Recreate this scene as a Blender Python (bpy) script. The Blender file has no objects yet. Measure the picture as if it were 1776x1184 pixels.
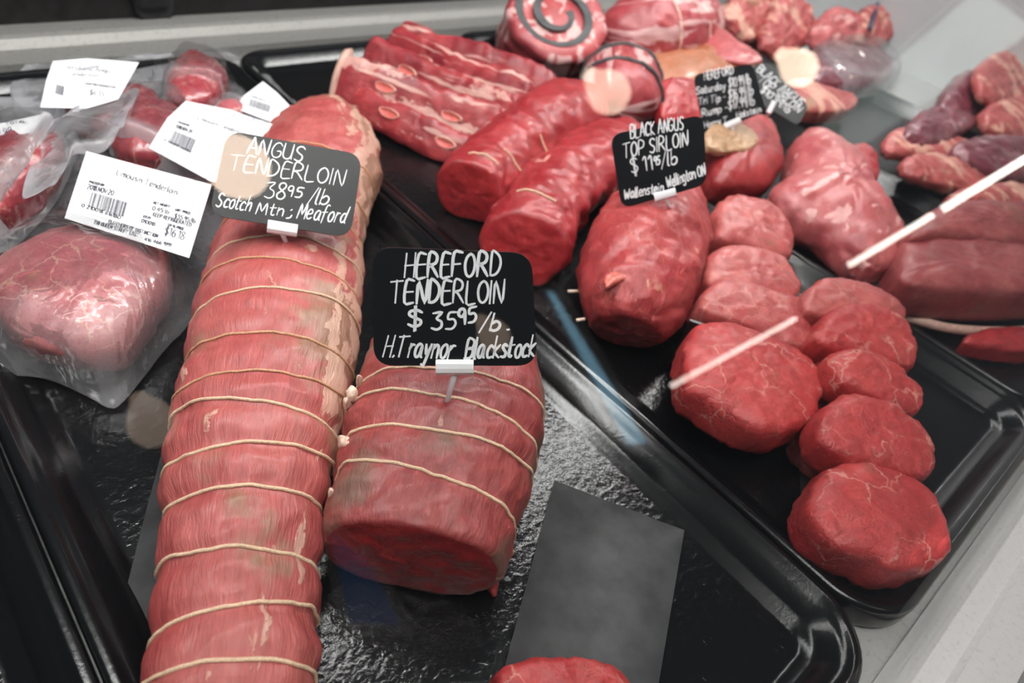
import bpy, bmesh, math, random
import numpy as np
from mathutils import Vector, Matrix, noise
random.seed(7)
SC = bpy.context.scene
COL = SC.collection
# ------------------------------------------------------------------ camera
IW, IH = 1776.0, 1184.0
PCX, PCY, FPX = 888.0, 592.0, 1201.09
RM = Matrix(((0.74417268, 0.32799799, -0.58191437),
             (-0.6413269, 0.59447934, -0.48507125),
             (0.18683368, 0.73417412, 0.65274922)))
HC = 0.34                                   # camera height above the deck
CAM = Vector((0, 0, HC))
cd = bpy.data.cameras.new('camera')
cd.sensor_width = 36.0
cd.lens = FPX / IW * 36.0
cd.clip_start = 0.01
cd.clip_end = 60
cd.dof.use_dof = True
cd.dof.focus_distance = 0.36
cd.dof.aperture_fstop = 7.5
cam = bpy.data.objects.new('camera', cd)
COL.objects.link(cam)
cam.matrix_world = Matrix.Translation(CAM) @ RM.to_4x4()
SC.camera = cam
SC.view_settings.view_transform = 'Standard'
SC.view_settings.look = 'None'
SC.view_settings.gamma = 1
SC.view_settings.exposure = 0.0
SC.view_settings.use_curve_mapping = False
SC.cycles.transparent_max_bounces = 24
SC.cycles.max_bounces = 8
# ------------------------------------------------------------------ world
wd = bpy.data.worlds.new('shop_air')
SC.world = wd
wd.use_nodes = True
wd.node_tree.nodes['Background'].inputs[0].default_value = (0.80, 0.86, 0.95, 1)
wd.node_tree.nodes['Background'].inputs[1].default_value = 0.08


# ------------------------------------------------------------------ photo geometry
def ray(px, py):
    return (RM @ Vector((px - PCX, -(py - PCY), -FPX))).normalized()


def at(px, py, z):
    d = ray(px, py)
    return CAM + d * ((z - HC) / d.z)


def on_plane(px, py, p0, n):
    d = ray(px, py)
    return CAM + d * ((p0 - CAM).dot(n) / d.dot(n))


def proj(p):
    c = RM.transposed() @ (p - CAM)
    return (PCX + FPX * c.x / -c.z, PCY - FPX * c.y / -c.z)


# ------------------------------------------------------------------ helpers
def tag(o, label, cat, group=None, kind=None):
    o['label'] = label
    o['category'] = cat
    if group:
        o['group'] = group
    if kind:
        o['kind'] = kind
    return o


def mesh_obj(name, verts, faces, mats, parent=None, smooth=True, mids=None, origin=None, uvs=None, attr=None):
    me = bpy.data.meshes.new(name)
    verts = [Vector(v) for v in verts]
    if origin is not None:
        vv = [v - origin for v in verts]
    else:
        vv = verts
    me.from_pydata([tuple(v) for v in vv], [], faces)
    if not isinstance(mats, (list, tuple)):
        mats = [mats]
    for m in mats:
        me.materials.append(m)
    if mids:
        me.polygons.foreach_set('material_index', mids)
    me.polygons.foreach_set('use_smooth', [smooth] * len(me.polygons))
    if uvs:
        lay = me.uv_layers.new(name='uv')
        for lp in me.loops:
            lay.data[lp.index].uv = uvs[lp.vertex_index]
    if attr:
        a = me.attributes.new('mark', 'FLOAT', 'POINT')
        a.data.foreach_set('value', attr)
    me.update()
    o = bpy.data.objects.new(name, me)
    COL.objects.link(o)
    if origin is not None:
        o.location = origin
    if parent is not None:
        o.parent = parent
        o.location = (origin if origin is not None else Vector((0, 0, 0))) - parent.location
    return o


def empty(name, loc):
    o = bpy.data.objects.new(name, None)
    o.empty_display_size = 0.02
    COL.objects.link(o)
    o.location = loc
    return o


def catmull(pts, n, closed=False):
    pts = [Vector(p) for p in pts]
    m = len(pts)
    out = []
    segs = m if closed else m - 1
    for i in range(n):
        u = i / n * segs if closed else i / (n - 1) * segs
        k = min(int(u), segs - 1)
        f = u - k
        if closed:
            a, b, c, d = pts[(k - 1) % m], pts[k % m], pts[(k + 1) % m], pts[(k + 2) % m]
        else:
            b, c = pts[k], pts[k + 1]
            a = pts[k - 1] if k > 0 else b * 2 - c
            d = pts[k + 2] if k + 2 < m else c * 2 - b
        out.append(0.5 * ((2 * b) + (c - a) * f + (2 * a - 5 * b + 4 * c - d) * f * f + (3 * b - a - 3 * c + d) * f ** 3))
    return out


def nz(p, s, seed=0.0, octv=3):
    return noise.fractal(Vector(p) * s + Vector((seed, seed * 1.7, -seed)), 1.0, 2.0, octv)


def box_data(x0, x1, y0, y1, z0, z1, bev=0.0):
    bm = bmesh.new()
    bmesh.ops.create_cube(bm, size=1)
    for v in bm.verts:
        v.co = Vector((x0 + (v.co.x + .5) * (x1 - x0), y0 + (v.co.y + .5) * (y1 - y0), z0 + (v.co.z + .5) * (z1 - z0)))
    if bev:
        bmesh.ops.bevel(bm, geom=bm.edges[:], offset=bev, segments=3, affect='EDGES', profile=0.5)
    bm.verts.ensure_lookup_table()
    vs = [v.co.copy() for v in bm.verts]
    fs = [[v.index for v in f.verts] for f in bm.faces]
    bm.free()
    return vs, fs


def box(name, x0, x1, y0, y1, z0, z1, m, parent=None, bev=0.0, smooth=False):
    vs, fs = box_data(x0, x1, y0, y1, z0, z1, bev)
    return mesh_obj(name, vs, fs, m, parent, smooth=smooth)


def tube_data(pts, rad, seg=8, closed=False, squash=None):
    """round tube along points; rad number or list"""
    pts = [Vector(p) for p in pts]
    n = len(pts)
    vs, fs = [], []
    prev = None
    for i in range(n):
        if closed:
            t = (pts[(i + 1) % n] - pts[(i - 1) % n])
        else:
            t = pts[min(i + 1, n - 1)] - pts[max(i - 1, 0)]
        t = t.normalized() if t.length > 1e-9 else Vector((0, 0, 1))
        if prev is None:
            a = t.orthogonal().normalized()
        else:
            a = (prev - t * prev.dot(t)).normalized()
        prev = a
        b = t.cross(a)
        r = rad[i] if isinstance(rad, (list, tuple)) else rad
        for k in range(seg):
            an = 2 * math.pi * k / seg
            vs.append(pts[i] + (a * math.cos(an) + b * math.sin(an)) * r)
    m = n if closed else n - 1
    for i in range(m):
        for k in range(seg):
            j = (i + 1) % n
            fs.append([i * seg + k, i * seg + (k + 1) % seg, j * seg + (k + 1) % seg, j * seg + k])
    if not closed:
        fs.append(list(range(seg))[::-1])
        fs.append([(n - 1) * seg + k for k in range(seg)])
    return vs, fs


def join(*parts):
    V, F = [], []
    for vs, fs in parts:
        o = len(V)
        V += list(vs)
        F += [[i + o for i in f] for f in fs]
    return V, F


# ------------------------------------------------------------------ materials
def new_mat(name):
    m = bpy.data.materials.new(name)
    m.use_nodes = True
    nt = m.node_tree
    nt.nodes.clear()
    out = nt.nodes.new('ShaderNodeOutputMaterial')
    return m, nt, out


class NB:
    """small node builder"""

    def __init__(self, nt):
        self.nt = nt

    def n(self, t, **kw):
        nd = self.nt.nodes.new(t)
        for k, v in kw.items():
            setattr(nd, k, v)
        return nd

    def put(self, sock, v):
        if isinstance(v, bpy.types.NodeSocket):
            self.nt.links.new(v, sock)
        else:
            if isinstance(v, (tuple, list)) and len(v) == 3 and sock.type == 'RGBA':
                v = (*v, 1)
            sock.default_value = v

    def math(self, op, a, b=0.0, c=None, clamp=False):
        nd = self.n('ShaderNodeMath', operation=op, use_clamp=clamp)
        self.put(nd.inputs[0], a)
        self.put(nd.inputs[1], b)
        if c is not None:
            self.put(nd.inputs[2], c)
        return nd.outputs[0]

    def mix(self, f, a, b, blend='MIX'):
        nd = self.n('ShaderNodeMix', data_type='RGBA', blend_type=blend)
        self.put(nd.inputs[0], f)
        self.put(nd.inputs[6], a)
        self.put(nd.inputs[7], b)
        return nd.outputs[2]

    def noise(self, vec, scale, detail=4, rough=.55, dist=0.0, col=False):
        nd = self.n('ShaderNodeTexNoise')
        self.put(nd.inputs['Vector'], vec)
        nd.inputs['Scale'].default_value = scale
        nd.inputs['Detail'].default_value = detail
        nd.inputs['Roughness'].default_value = rough
        nd.inputs['Distortion'].default_value = dist
        return nd.outputs[1] if col else nd.outputs[0]

    def step(self, v, lo, hi):
        nd = self.n('ShaderNodeMapRange', interpolation_type='SMOOTHSTEP')
        self.put(nd.inputs[0], v)
        nd.inputs[1].default_value = lo
        nd.inputs[2].default_value = hi
        return nd.outputs[0]

    def scale(self, vec, s):
        nd = self.n('ShaderNodeVectorMath', operation='MULTIPLY')
        self.put(nd.inputs[0], vec)
        nd.inputs[1].default_value = s
        return nd.outputs[0]

    def add(self, a, b):
        nd = self.n('ShaderNodeVectorMath', operation='ADD')
        self.put(nd.inputs[0], a)
        self.put(nd.inputs[1], b)
        return nd.outputs[0]

    def bump(self, h, strength, dist, normal=None):
        nd = self.n('ShaderNodeBump')
        nd.inputs['Strength'].default_value = strength
        nd.inputs['Distance'].default_value = dist
        self.put(nd.inputs['Height'], h)
        if normal is not None:
            self.put(nd.inputs['Normal'], normal)
        return nd.outputs[0]

    def pbr(self, col, rough, bump=None, metal=0.0, spec=0.5, coat=0.0, coat_rough=.1, sss=0.0):
        nd = self.n('ShaderNodeBsdfPrincipled')
        self.put(nd.inputs['Base Color'], col)
        self.put(nd.inputs['Roughness'], rough)
        self.put(nd.inputs['Metallic'], metal)
        nd.inputs['Specular IOR Level'].default_value = spec
        nd.inputs['Coat Weight'].default_value = coat
        nd.inputs['Coat Roughness'].default_value = coat_rough
        if sss:
            nd.inputs['Subsurface Weight'].default_value = sss
            nd.inputs['Subsurface Radius'].default_value = (1.0, .3, .2)
            nd.inputs['Subsurface Scale'].default_value = .006
        if bump is not None:
            self.nt.links.new(bump, nd.inputs['Normal'])
        return nd.outputs[0]


def simple_mat(name, col, rough=.5, metal=0.0, spec=.5, bump=0.0, bscale=200, var=0.0, coat=0.0):
    m, nt, out = new_mat(name)
    b = NB(nt)
    tc = b.n('ShaderNodeTexCoord').outputs['Object']
    nse = b.noise(tc, bscale, 4)
    c = col
    if var:
        c = b.mix(b.step(nse, .3, .7), tuple(x * (1 - var) for x in col), tuple(min(1, x * (1 + var)) for x in col))
    bp = b.bump(nse, bump, .001) if bump else None
    nt.links.new(b.pbr(c, rough, bp, metal, spec, coat), out.inputs[0])
    return m


def emit_mat(name, col, s):
    m, nt, out = new_mat(name)
    e = nt.nodes.new('ShaderNodeEmission')
    e.inputs[0].default_value = (*col, 1)
    e.inputs[1].default_value = s
    nt.links.new(e.outputs[0], out.inputs[0])
    return m


def meat_mat(name, c1, c2, fat=(.75, .42, .36), brown=None, uv=False, stretch=(1, 1, 1), grain=220, vein=0.0, vscale=32,
             patch=0.0, patch_scale=16, pstretch=(1, 1, 1), brown_amt=0.0, rough=.44, bump=.62, coat=.12, mark=False, stripes=0.0,
             fleck=.3, sscale=45, sss=.07):
    m, nt, out = new_mat(name)
    b = NB(nt)
    tc = b.n('ShaderNodeTexCoord')
    src = tc.outputs['UV'] if uv else tc.outputs['Object']
    oi = b.n('ShaderNodeObjectInfo')
    seed = b.scale(oi.outputs['Location'], (37.0, 53.0, 29.0))
    v0 = b.add(src, seed)
    v = b.scale(v0, stretch)
    wv = b.add(v0, b.scale(b.noise(v0, 55, 4, .6, col=True), (.020, .020, .020)))
    big = b.noise(v0, 22, 3)
    gr = b.noise(v, grain, 6, .62)
    mid = b.noise(v, grain * .33, 4, .6)
    col = b.mix(b.step(big, .32, .68), c1, c2)
    col = b.mix(b.math('MULTIPLY', b.step(mid, .35, .7), .45), col, tuple(x * .62 for x in c1))
    fine = b.noise(v, grain * 2.6, 4, .62)
    col = b.mix(b.math('MULTIPLY', b.step(fine, .50, .68), .42), col, tuple(x * .48 for x in c1))
    lite = tuple(min(1, x * 1.25 + .05) for x in c2)
    col = b.mix(b.math('MULTIPLY', b.step(gr, .56, .74), fleck * 1.6), col, lite)
    h = b.math('ADD', b.math('ADD', b.math('MULTIPLY', gr, .8), mid), b.math('MULTIPLY', fine, .35))
    mk = None
    if mark:
        mk = b.n('ShaderNodeAttribute', attribute_name='mark').outputs['Fac']
    if brown_amt:
        bn = b.noise(v0, 17, 4, .6)
        if mk is not None:
            bn = b.math('ADD', bn, b.math('MULTIPLY', b.math('SUBTRACT', mk, .5), .22))
        bm_ = b.step(bn, .66 - .22 * brown_amt, .80 - .22 * brown_amt)
        col = b.mix(b.math('MULTIPLY', bm_, .8), col, brown or (.22, .13, .09))
    if vein:
        vo = b.n('ShaderNodeTexVoronoi', feature='DISTANCE_TO_EDGE')
        b.put(vo.inputs['Vector'], wv)
        vo.inputs['Scale'].default_value = vscale
        e = b.math('SUBTRACT', 1.0, b.step(vo.outputs[0], .004, .030))
        msk = b.step(b.noise(v0, 30, 3), .40, .60)
        e = b.math('MULTIPLY', e, msk)
        vo2 = b.n('ShaderNodeTexVoronoi', feature='DISTANCE_TO_EDGE')
        b.put(vo2.inputs['Vector'], b.add(wv, (.3, .2, .1)))
        vo2.inputs['Scale'].default_value = vscale * 2.7
        e2 = b.math('MULTIPLY', b.math('SUBTRACT', 1.0, b.step(vo2.outputs[0], .01, .07)), .3)
        e = b.math('MAXIMUM', e, b.math('MULTIPLY', e2, b.step(b.noise(v0, 50, 2), .5, .7)))
        e = b.math('MULTIPLY', e, vein, clamp=True)
        col = b.mix(e, col, fat)
        cr = b.math('SUBTRACT', 1.0, b.step(vo2.outputs[0], .0, .06))
        ck = b.math('MULTIPLY', b.math('SUBTRACT', 1.0, b.step(vo2.outputs[0], .0, .035)), b.step(b.noise(v0, 33, 2), .52, .66))
        col = b.mix(b.math('MULTIPLY', ck, .5), col, tuple(x * .35 for x in c1))
        h = b.math('SUBTRACT', h, b.math('MULTIPLY', b.math('MULTIPLY', cr, b.step(b.noise(v0, 36, 2), .45, .65)), .45))
    if stripes:
        sn = b.noise(b.scale(v0, pstretch), sscale, 3, .5, .6)
        se = b.step(sn, .64 - .15 * stripes, .70 - .15 * stripes)
        col = b.mix(b.math('MULTIPLY', se, .85), col, fat)
    if patch:
        pn = b.noise(b.scale(wv, pstretch), patch_scale * 3, 3, .5)
        if mk is not None:
            pn = b.math('ADD', pn, b.math('MULTIPLY', b.math('SUBTRACT', mk, .5), .26))
        pe = b.step(pn, .70 - .2 * patch, .735 - .2 * patch)
        col = b.mix(b.math('MULTIPLY', pe, .72), col, fat)
        h = b.math('ADD', h, b.math('MULTIPLY', pe, .4))
    rg = b.math('ADD', rough - .1, b.math('MULTIPLY', mid, .22))
    bp = b.bump(h, bump, .0016)
    nt.links.new(b.pbr(col, rg, bp, 0, .5, coat, .22, sss), out.inputs[0])
    return m


def tray_mat(name, crinkle, wall=False):
    m, nt, out = new_mat(name)
    b = NB(nt)
    tc = b.n('ShaderNodeTexCoord').outputs['Object']
    n1 = b.noise(tc, 520, 3, .55)
    n2 = b.noise(b.scale(tc, (1, .09, 1)), 900, 4, .7)
    n3 = b.noise(b.scale(tc, (.12, 1, 1)), 800, 4, .7)
    scr = b.math('MAXIMUM', b.step(n2, .66, .74), b.step(n3, .68, .76))
    col = b.mix(b.math('MULTIPLY', scr, .5), (.003, .0032, .0037), (.022, .024, .028))
    n4 = b.noise(tc, 210, 2, .5, .4)
    bp0 = b.bump(n4, .02 if wall else crinkle, .0016)
    h = b.math('ADD', b.math('MULTIPLY', n1, .8), b.math('MULTIPLY', scr, .6))
    bp = b.bump(h, crinkle * (.5 if wall else 1), .0005, bp0)
    nt.links.new(b.pbr(col, .19, bp, 0, .42), out.inputs[0])
    return m


def film_mat(name, white=.16, gloss=1.0, tint=(.985, .985, .985), fold=1.0):
    m, nt, out = new_mat(name)
    b = NB(nt)
    tc = b.n('ShaderNodeTexCoord').outputs['Object']
    w = b.noise(tc, 20, 3, .45, 1.6)
    w2 = b.noise(b.scale(tc, (1, .3, 1)), 60, 2, .4, 1.0)
    bp = b.bump(b.math('ADD', w, b.math('MULTIPLY', w2, .35)), .5 * fold, .012)
    mk = b.n('ShaderNodeAttribute', attribute_name='mark').outputs['Fac']
    tr = b.n('ShaderNodeBsdfTransparent')
    tr.inputs[0].default_value = (*tint, 1)
    gl = b.n('ShaderNodeBsdfGlossy')
    gl.inputs['Roughness'].default_value = .16
    nt.links.new(bp, gl.inputs['Normal'])
    di = b.n('ShaderNodeBsdfTranslucent')
    di.inputs[0].default_value = (.8, .8, .84, 1)
    d2 = b.n('ShaderNodeBsdfDiffuse')
    d2.inputs[0].default_value = (.8, .8, .84, 1)
    dm = b.n('ShaderNodeMixShader')
    nt.links.new(di.outputs[0], dm.inputs[1])
    nt.links.new(d2.outputs[0], dm.inputs[2])
    m1 = b.n('ShaderNodeMixShader')
    b.put(m1.inputs[0], b.math('MULTIPLY', b.math('ADD', b.math('MULTIPLY', b.step(w, .35, .75), .6), b.math('MULTIPLY', mk, 1.3)), white, clamp=True))
    nt.links.new(tr.outputs[0], m1.inputs[1])
    nt.links.new(dm.outputs[0], m1.inputs[2])
    lw = b.n('ShaderNodeLayerWeight')
    lw.inputs[0].default_value = .3
    nt.links.new(bp, lw.inputs['Normal'])
    m2 = b.n('ShaderNodeMixShader')
    b.put(m2.inputs[0], b.math('MULTIPLY', b.math('ADD', lw.outputs['Fresnel'], .03), .34 * gloss, clamp=True))
    nt.links.new(m1.outputs[0], m2.inputs[1])
    nt.links.new(gl.outputs[0], m2.inputs[2])
    nt.links.new(m2.outputs[0], out.inputs[0])
    return m


def glass_mat(name, k=1.0):
    m, nt, out = new_mat(name)
    b = NB(nt)
    tr = b.n('ShaderNodeBsdfTransparent')
    tr.inputs[0].default_value = (.985, .99, .985, 1)
    gl = b.n('ShaderNodeBsdfGlossy')
    gl.inputs['Roughness'].default_value = .0
    lw = b.n('ShaderNodeLayerWeight')
    lw.inputs[0].default_value = .5
    f = b.math('ADD', .024, b.math('MULTIPLY', b.math('POWER', lw.outputs['Facing'], 5.0), .5))
    mx = b.n('ShaderNodeMixShader')
    b.put(mx.inputs[0], b.math('MULTIPLY', f, k))
    nt.links.new(tr.outputs[0], mx.inputs[1])
    nt.links.new(gl.outputs[0], mx.inputs[2])
    nt.links.new(mx.outputs[0], out.inputs[0])
    return m


def metal_mat(name, col, rough, metal=.9, dirt=.5):
    m, nt, out = new_mat(name)
    b = NB(nt)
    tc = b.n('ShaderNodeTexCoord').outputs['Object']
    n1 = b.noise(tc, 14, 5, .65)
    n2 = b.noise(b.scale(tc, (.1, 1, 1)), 260, 3)
    n3 = b.noise(tc, 240, 4, .7)
    c = b.mix(b.math('MULTIPLY', b.step(n3, .52, .7), dirt), col, tuple(x * .55 for x in col))
    c = b.mix(b.math('MULTIPLY', b.step(n1, .66, .72), dirt), c, (.30, .21, .13))
    bp = b.bump(b.math('ADD', n2, n3), .18, .001)
    nt.links.new(b.pbr(c, b.math('ADD', rough, b.math('MULTIPLY', n3, .2)), bp, metal, .5), out.inputs[0])
    return m


M = {}
M['tray'] = tray_mat('black_tray_plastic', .35, True)
M['tray_floor'] = tray_mat('textured_tray_floor', .30)
M['deck'] = metal_mat('worn_steel_deck', (.50, .50, .49), .35, .55, .55)
M['rail'] = metal_mat('brushed_rail_aluminium', (.46, .46, .455), .42, .6, .3)
M['ledge'] = metal_mat('worn_ledge_steel', (.25, .245, .235), .45, .5, .6)
M['back_dark'] = simple_mat('dark_door_track', (.010, .009, .009), .5, spec=.25, bump=.2, bscale=60, var=.4)
M['black'] = simple_mat('black_plastic', (.008, .008, .009), .3)
M['wall'] = simple_mat('pale_case_wall', (.50, .52, .53), .45, var=.05, bscale=8)
M['glass'] = glass_mat('case_glass', 1.0)
M['paper'] = simple_mat('black_butcher_paper', (.055, .056, .059), .62, bump=.35, bscale=55, var=.25, spec=.4)
M['board'] = simple_mat('black_sign_board', (.007, .008, .010), .36, bump=.05, bscale=30, spec=.4)
M['chalk'] = simple_mat('white_chalk_ink', (.93, .96, .99), .7)
M['clip'] = simple_mat('white_clip_plastic', (.86, .87, .90), .38)
M['label'] = simple_mat('white_label_paper', (.86, .86, .89), .55)
M['print'] = simple_mat('thermal_print', (.045, .045, .065), .6)
M['twine'] = simple_mat('butcher_twine', (.70, .50, .34), .75, bump=.6, bscale=900, var=.15)
M['twine_dark'] = simple_mat('wet_butcher_twine', (.55, .30, .17), .7, bump=.6, bscale=900, var=.2)
M['film'] = film_mat('clear_vacuum_film', .20)
M['film_hazy'] = film_mat('hazy_vacuum_film', .42)
M['fatty'] = simple_mat('pale_fat', (.80, .62, .50), .45, bump=.6, bscale=300, var=.15)
M['scrap'] = simple_mat('red_scrap', (.55, .13, .10), .4, bump=.6, bscale=260, var=.25)
M['bone'] = simple_mat('cut_bone', (.62, .13, .11), .4, bump=.5, bscale=700, var=.3)
M['bone_rim'] = simple_mat('bone_rim', (.75, .55, .45), .45, bump=.4, bscale=500, var=.15)
M['angus'] = meat_mat('trimmed_tenderloin_side', (.38, .062, .060), (.47, .115, .105), fat=(.62, .38, .29), brown=(.25, .15, .09), uv=True,
                      stretch=(1, .16, 1), grain=520, patch=.60, patch_scale=24, pstretch=(1, .20, 1), brown_amt=.80, rough=.42, mark=True, coat=.15, bump=.55)
M['hereford'] = meat_mat('dark_tenderloin_side', (.26, .035, .035), (.34, .055, .052), fat=(.60, .34, .27), brown=(.17, .105, .075), uv=True,
                         stretch=(1, .3, 1), grain=420, patch=.22, patch_scale=16, pstretch=(1, .3, 1), brown_amt=.85, mark=True, coat=.15, bump=.6)
M['hereford_cut'] = meat_mat('dark_tenderloin_cut', (.23, .010, .012), (.32, .020, .022), fat=(.52, .2, .16), grain=300, vein=.25, vscale=40, coat=.2, bump=.35)
M['sirloin'] = meat_mat('bright_sirloin_side', (.27, .012, .017), (.35, .028, .032), fat=(.72, .36, .30), uv=True, stretch=(1, .3, 1), grain=260,
                        patch=.10, patch_scale=10, coat=.15, bump=.4)
M['sirloin_cut'] = meat_mat('bright_sirloin_cut', (.31, .012, .017), (.40, .024, .028), fat=(.66, .2, .17), grain=300, coat=.2, bump=.25)
M['sirloin_dark'] = meat_mat('deep_sirloin_side', (.34, .026, .032), (.45, .06, .06), fat=(.66, .28, .2), uv=True, stretch=(1, .35, 1), grain=240,
                             patch=.12, patch_scale=9, vein=.3, vscale=50, coat=.14, bump=.5)
M['sirloin_dark_cut'] = meat_mat('deep_sirloin_cut', (.24, .010, .014), (.34, .028, .03), fat=(.58, .22, .18), grain=260, vein=.35, vscale=45, bump=.45)
M['filet'] = meat_mat('filet_steak', (.40, .026, .030), (.52, .056, .055), fat=(.62, .27, .22), brown=(.20, .075, .045), grain=260, vein=.75, vscale=34,
                      brown_amt=.12, coat=.12, bump=.55)
M['filet_side'] = meat_mat('filet_steak_blushed', (.40, .06, .062), (.50, .12, .11), fat=(.66, .36, .28), brown=(.26, .12, .08), grain=220, vein=.35, vscale=30,
                           brown_amt=.16, coat=.14, bump=.45)
M['pink'] = meat_mat('pink_roast', (.42, .07, .078), (.50, .14, .14), fat=(.72, .38, .36), brown=(.24, .10, .07), grain=140, stretch=(.35, 1, 1), stripes=.35, pstretch=(.3, 1, 1),
                     sscale=60, brown_amt=.12, coat=.14, bump=.5)
M['rib'] = meat_mat('short_rib_cut', (.22, .010, .018), (.40, .045, .05), fat=(.70, .42, .37), uv=True, grain=220, stretch=(1, .3, 1), stripes=.50, pstretch=(1.3, .13, 1), sscale=75, patch=.3, patch_scale=10, coat=.14, bump=.5)
M['roll'] = meat_mat('rolled_roast_side', (.30, .030, .042), (.44, .075, .08), fat=(.70, .44, .43), uv=True, grain=180, stripes=.70, pstretch=(1.2, .22, 1), sscale=50, patch=.3, patch_scale=9, coat=.14, bump=.5)
M['roll_cut'] = meat_mat('rolled_roast_cut', (.36, .035, .045), (.48, .09, .09), fat=(.72, .46, .44), grain=180, stripes=.75, sscale=60, coat=.14, bump=.5)
M['fat_stripe'] = meat_mat('striped_shank', (.36, .06, .06), (.46, .10, .095), fat=(.66, .36, .28), brown=(.34, .19, .11), grain=160, stripes=.75, pstretch=(1, .25, .6), sscale=42, brown_amt=.4, coat=.14)
M['orange'] = meat_mat('marinated_skin', (.38, .11, .035), (.46, .20, .12), fat=(.62, .33, .24), brown=(.30, .06, .015), grain=120, brown_amt=.45, coat=.5, bump=.4)
M['purple'] = meat_mat('dark_wrapped_steak', (.14, .020, .035), (.22, .05, .07), fat=(.40, .22, .24), grain=160, stripes=.35, coat=.6, rough=.3)
M['slab'] = meat_mat('aged_flank', (.27, .035, .042), (.36, .085, .08), fat=(.60, .36, .28), brown=(.24, .11, .075), grain=120, stretch=(.4, 1, 1), brown_amt=.30, coat=.14)
M['slab_fat'] = meat_mat('slab_fat_rim', (.62, .36, .30), (.72, .50, .42), fat=(.8, .6, .5), grain=160)
M['packed'] = meat_mat('packed_steak', (.42, .095, .115), (.52, .20, .20), fat=(.66, .42, .32), brown=(.38, .19, .11), grain=220, vein=.6, vscale=42, brown_amt=.42, coat=.3, rough=.36, bump=.25)
M['packed_dark'] = meat_mat('packed_steak_dark', (.26, .024, .040), (.38, .065, .075), fat=(.62, .36, .28), brown=(.28, .12, .07), grain=180, vein=.6, vscale=34, brown_amt=.25, coat=.6, rough=.26, bump=.25)
M['brownfat'] = meat_mat('browned_fat_cap', (.42, .24, .13), (.52, .33, .20), fat=(.66, .50, .36), brown=(.16, .08, .04), grain=160, brown_amt=.45, coat=.14, bump=.6)

# ------------------------------------------------------------------ lights inside the case
def tube_lamp(name, p0, p1, r, col, strength, label, cat='lamp', group=None, housing=None):
    p0, p1 = Vector(p0), Vector(p1)
    root = empty(name, (p0 + p1) / 2)
    d = (p1 - p0).normalized()
    n = 12
    vs, fs = tube_data([p0 + (p1 - p0) * i / n for i in range(n + 1)], r, 16)
    mesh_obj('light_tube', vs, fs, emit_mat(name + '_glow', col, strength), root, origin=(p0 + p1) / 2)
    for e, s in ((p0, -1), (p1, 1)):
        vs, fs = tube_data([e - d * s * .004, e + d * s * r * 1.2], r * 1.15, 16)
        mesh_obj('end_cap', vs, fs, M['clip'], root, smooth=False, origin=(p0 + p1) / 2)
    if housing:
        up = Vector((0, 0, 1))
        s = d.cross(up).normalized()
        a = s * r * 2.2
        prof = [a * 1.0 + up * r * .1, a * .7 + up * r * 1.8, -a * .7 + up * r * 1.8, -a * 1.0 + up * r * .1, -a * .9 + up * r * .2, -a * .6 + up * r * 1.5, a * .6 + up * r * 1.5, a * .9 + up * r * .2]
        V = [p0 + q for q in prof] + [p1 + q for q in prof]
        F = [[i, (i + 1) % 8, 8 + (i + 1) % 8, 8 + i] for i in range(8)]
        mesh_obj('housing', V, F, M['clip'], root, smooth=False, origin=(p0 + p1) / 2)
    tag(root, label, cat, group)
    return root


tube_lamp('case_light', (-.35, .49, .76), (1.85, .49, .76), .018, (1, .985, .96), 55, 'long white light tube under the canopy above the meat trays', 'light', housing=True)

# ------------------------------------------------------------------ display case
TL, TG, TR_, TS = -.006, .3115, .6145, .912
case = empty('display_case', (.6, .35, 0))
tag(case, 'glass fronted refrigerated butcher case with worn steel deck', 'display case')
box('deck', -.75, 1.85, -.105, .86, -.03, 0, M['deck'], case)
# front rail: stepped profile swept along x
pr = [(-.052, .0), (-.052, .004), (-.078, .0045), (-.081, .0085), (-.104, .0085), (-.108, .004), (-.110, -.014), (-.128, -.015), (-.130, -.03), (-.150, -.03), (-.150, -.06), (-.052, -.03)]
V = [Vector((-.75, y, z)) for y, z in pr] + [Vector((1.85, y, z)) for y, z in pr]
F = [[i, (i + 1) % len(pr), len(pr) + (i + 1) % len(pr), len(pr) + i] for i in range(len(pr))]
mesh_obj('front_rail', V, F, M['rail'], case, smooth=False)
pr = [(.775, .0), (.775, .017), (.806, .018), (.812, .026), (.818, .028), (.836, .028), (.838, .020), (.87, .018), (.87, .0)]
V = [Vector((-.75, y, z)) for y, z in pr] + [Vector((1.85, y, z)) for y, z in pr]
F = [[i, len(pr) + i, len(pr) + (i + 1) % len(pr), (i + 1) % len(pr)] for i in range(len(pr))]
mesh_obj('back_ledge', V, F, M['ledge'], case, smooth=False)
pr = [(.87, .0), (.87, .06), (.876, .063), (.879, .055), (.884, .055), (.887, .085), (.893, .088), (.895, .08), (.90, .08), (.905, .30), (.93, .30), (.93, 0)]
V = [Vector((-.75, y, z)) for y, z in pr] + [Vector((1.85, y, z)) for y, z in pr]
F = [[i, len(pr) + i, len(pr) + (i + 1) % len(pr), (i + 1) % len(pr)] for i in range(len(pr))]
mesh_obj('door_track', V, F, M['back_dark'], case, smooth=False)
# round black knob on the track
kp = on_plane(262, 4, Vector((0, .868, 0)), Vector((0, 1, 0)))
vs, fs = tube_data([kp + Vector((0, .01, 0)), kp + Vector((0, -.006, 0)), kp + Vector((0, -.012, 0)), kp + Vector((0, -.014, 0))], [.022, .022, .020, .012], 28)
mesh_obj('door_knob', vs, fs, M['black'], case)
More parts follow.
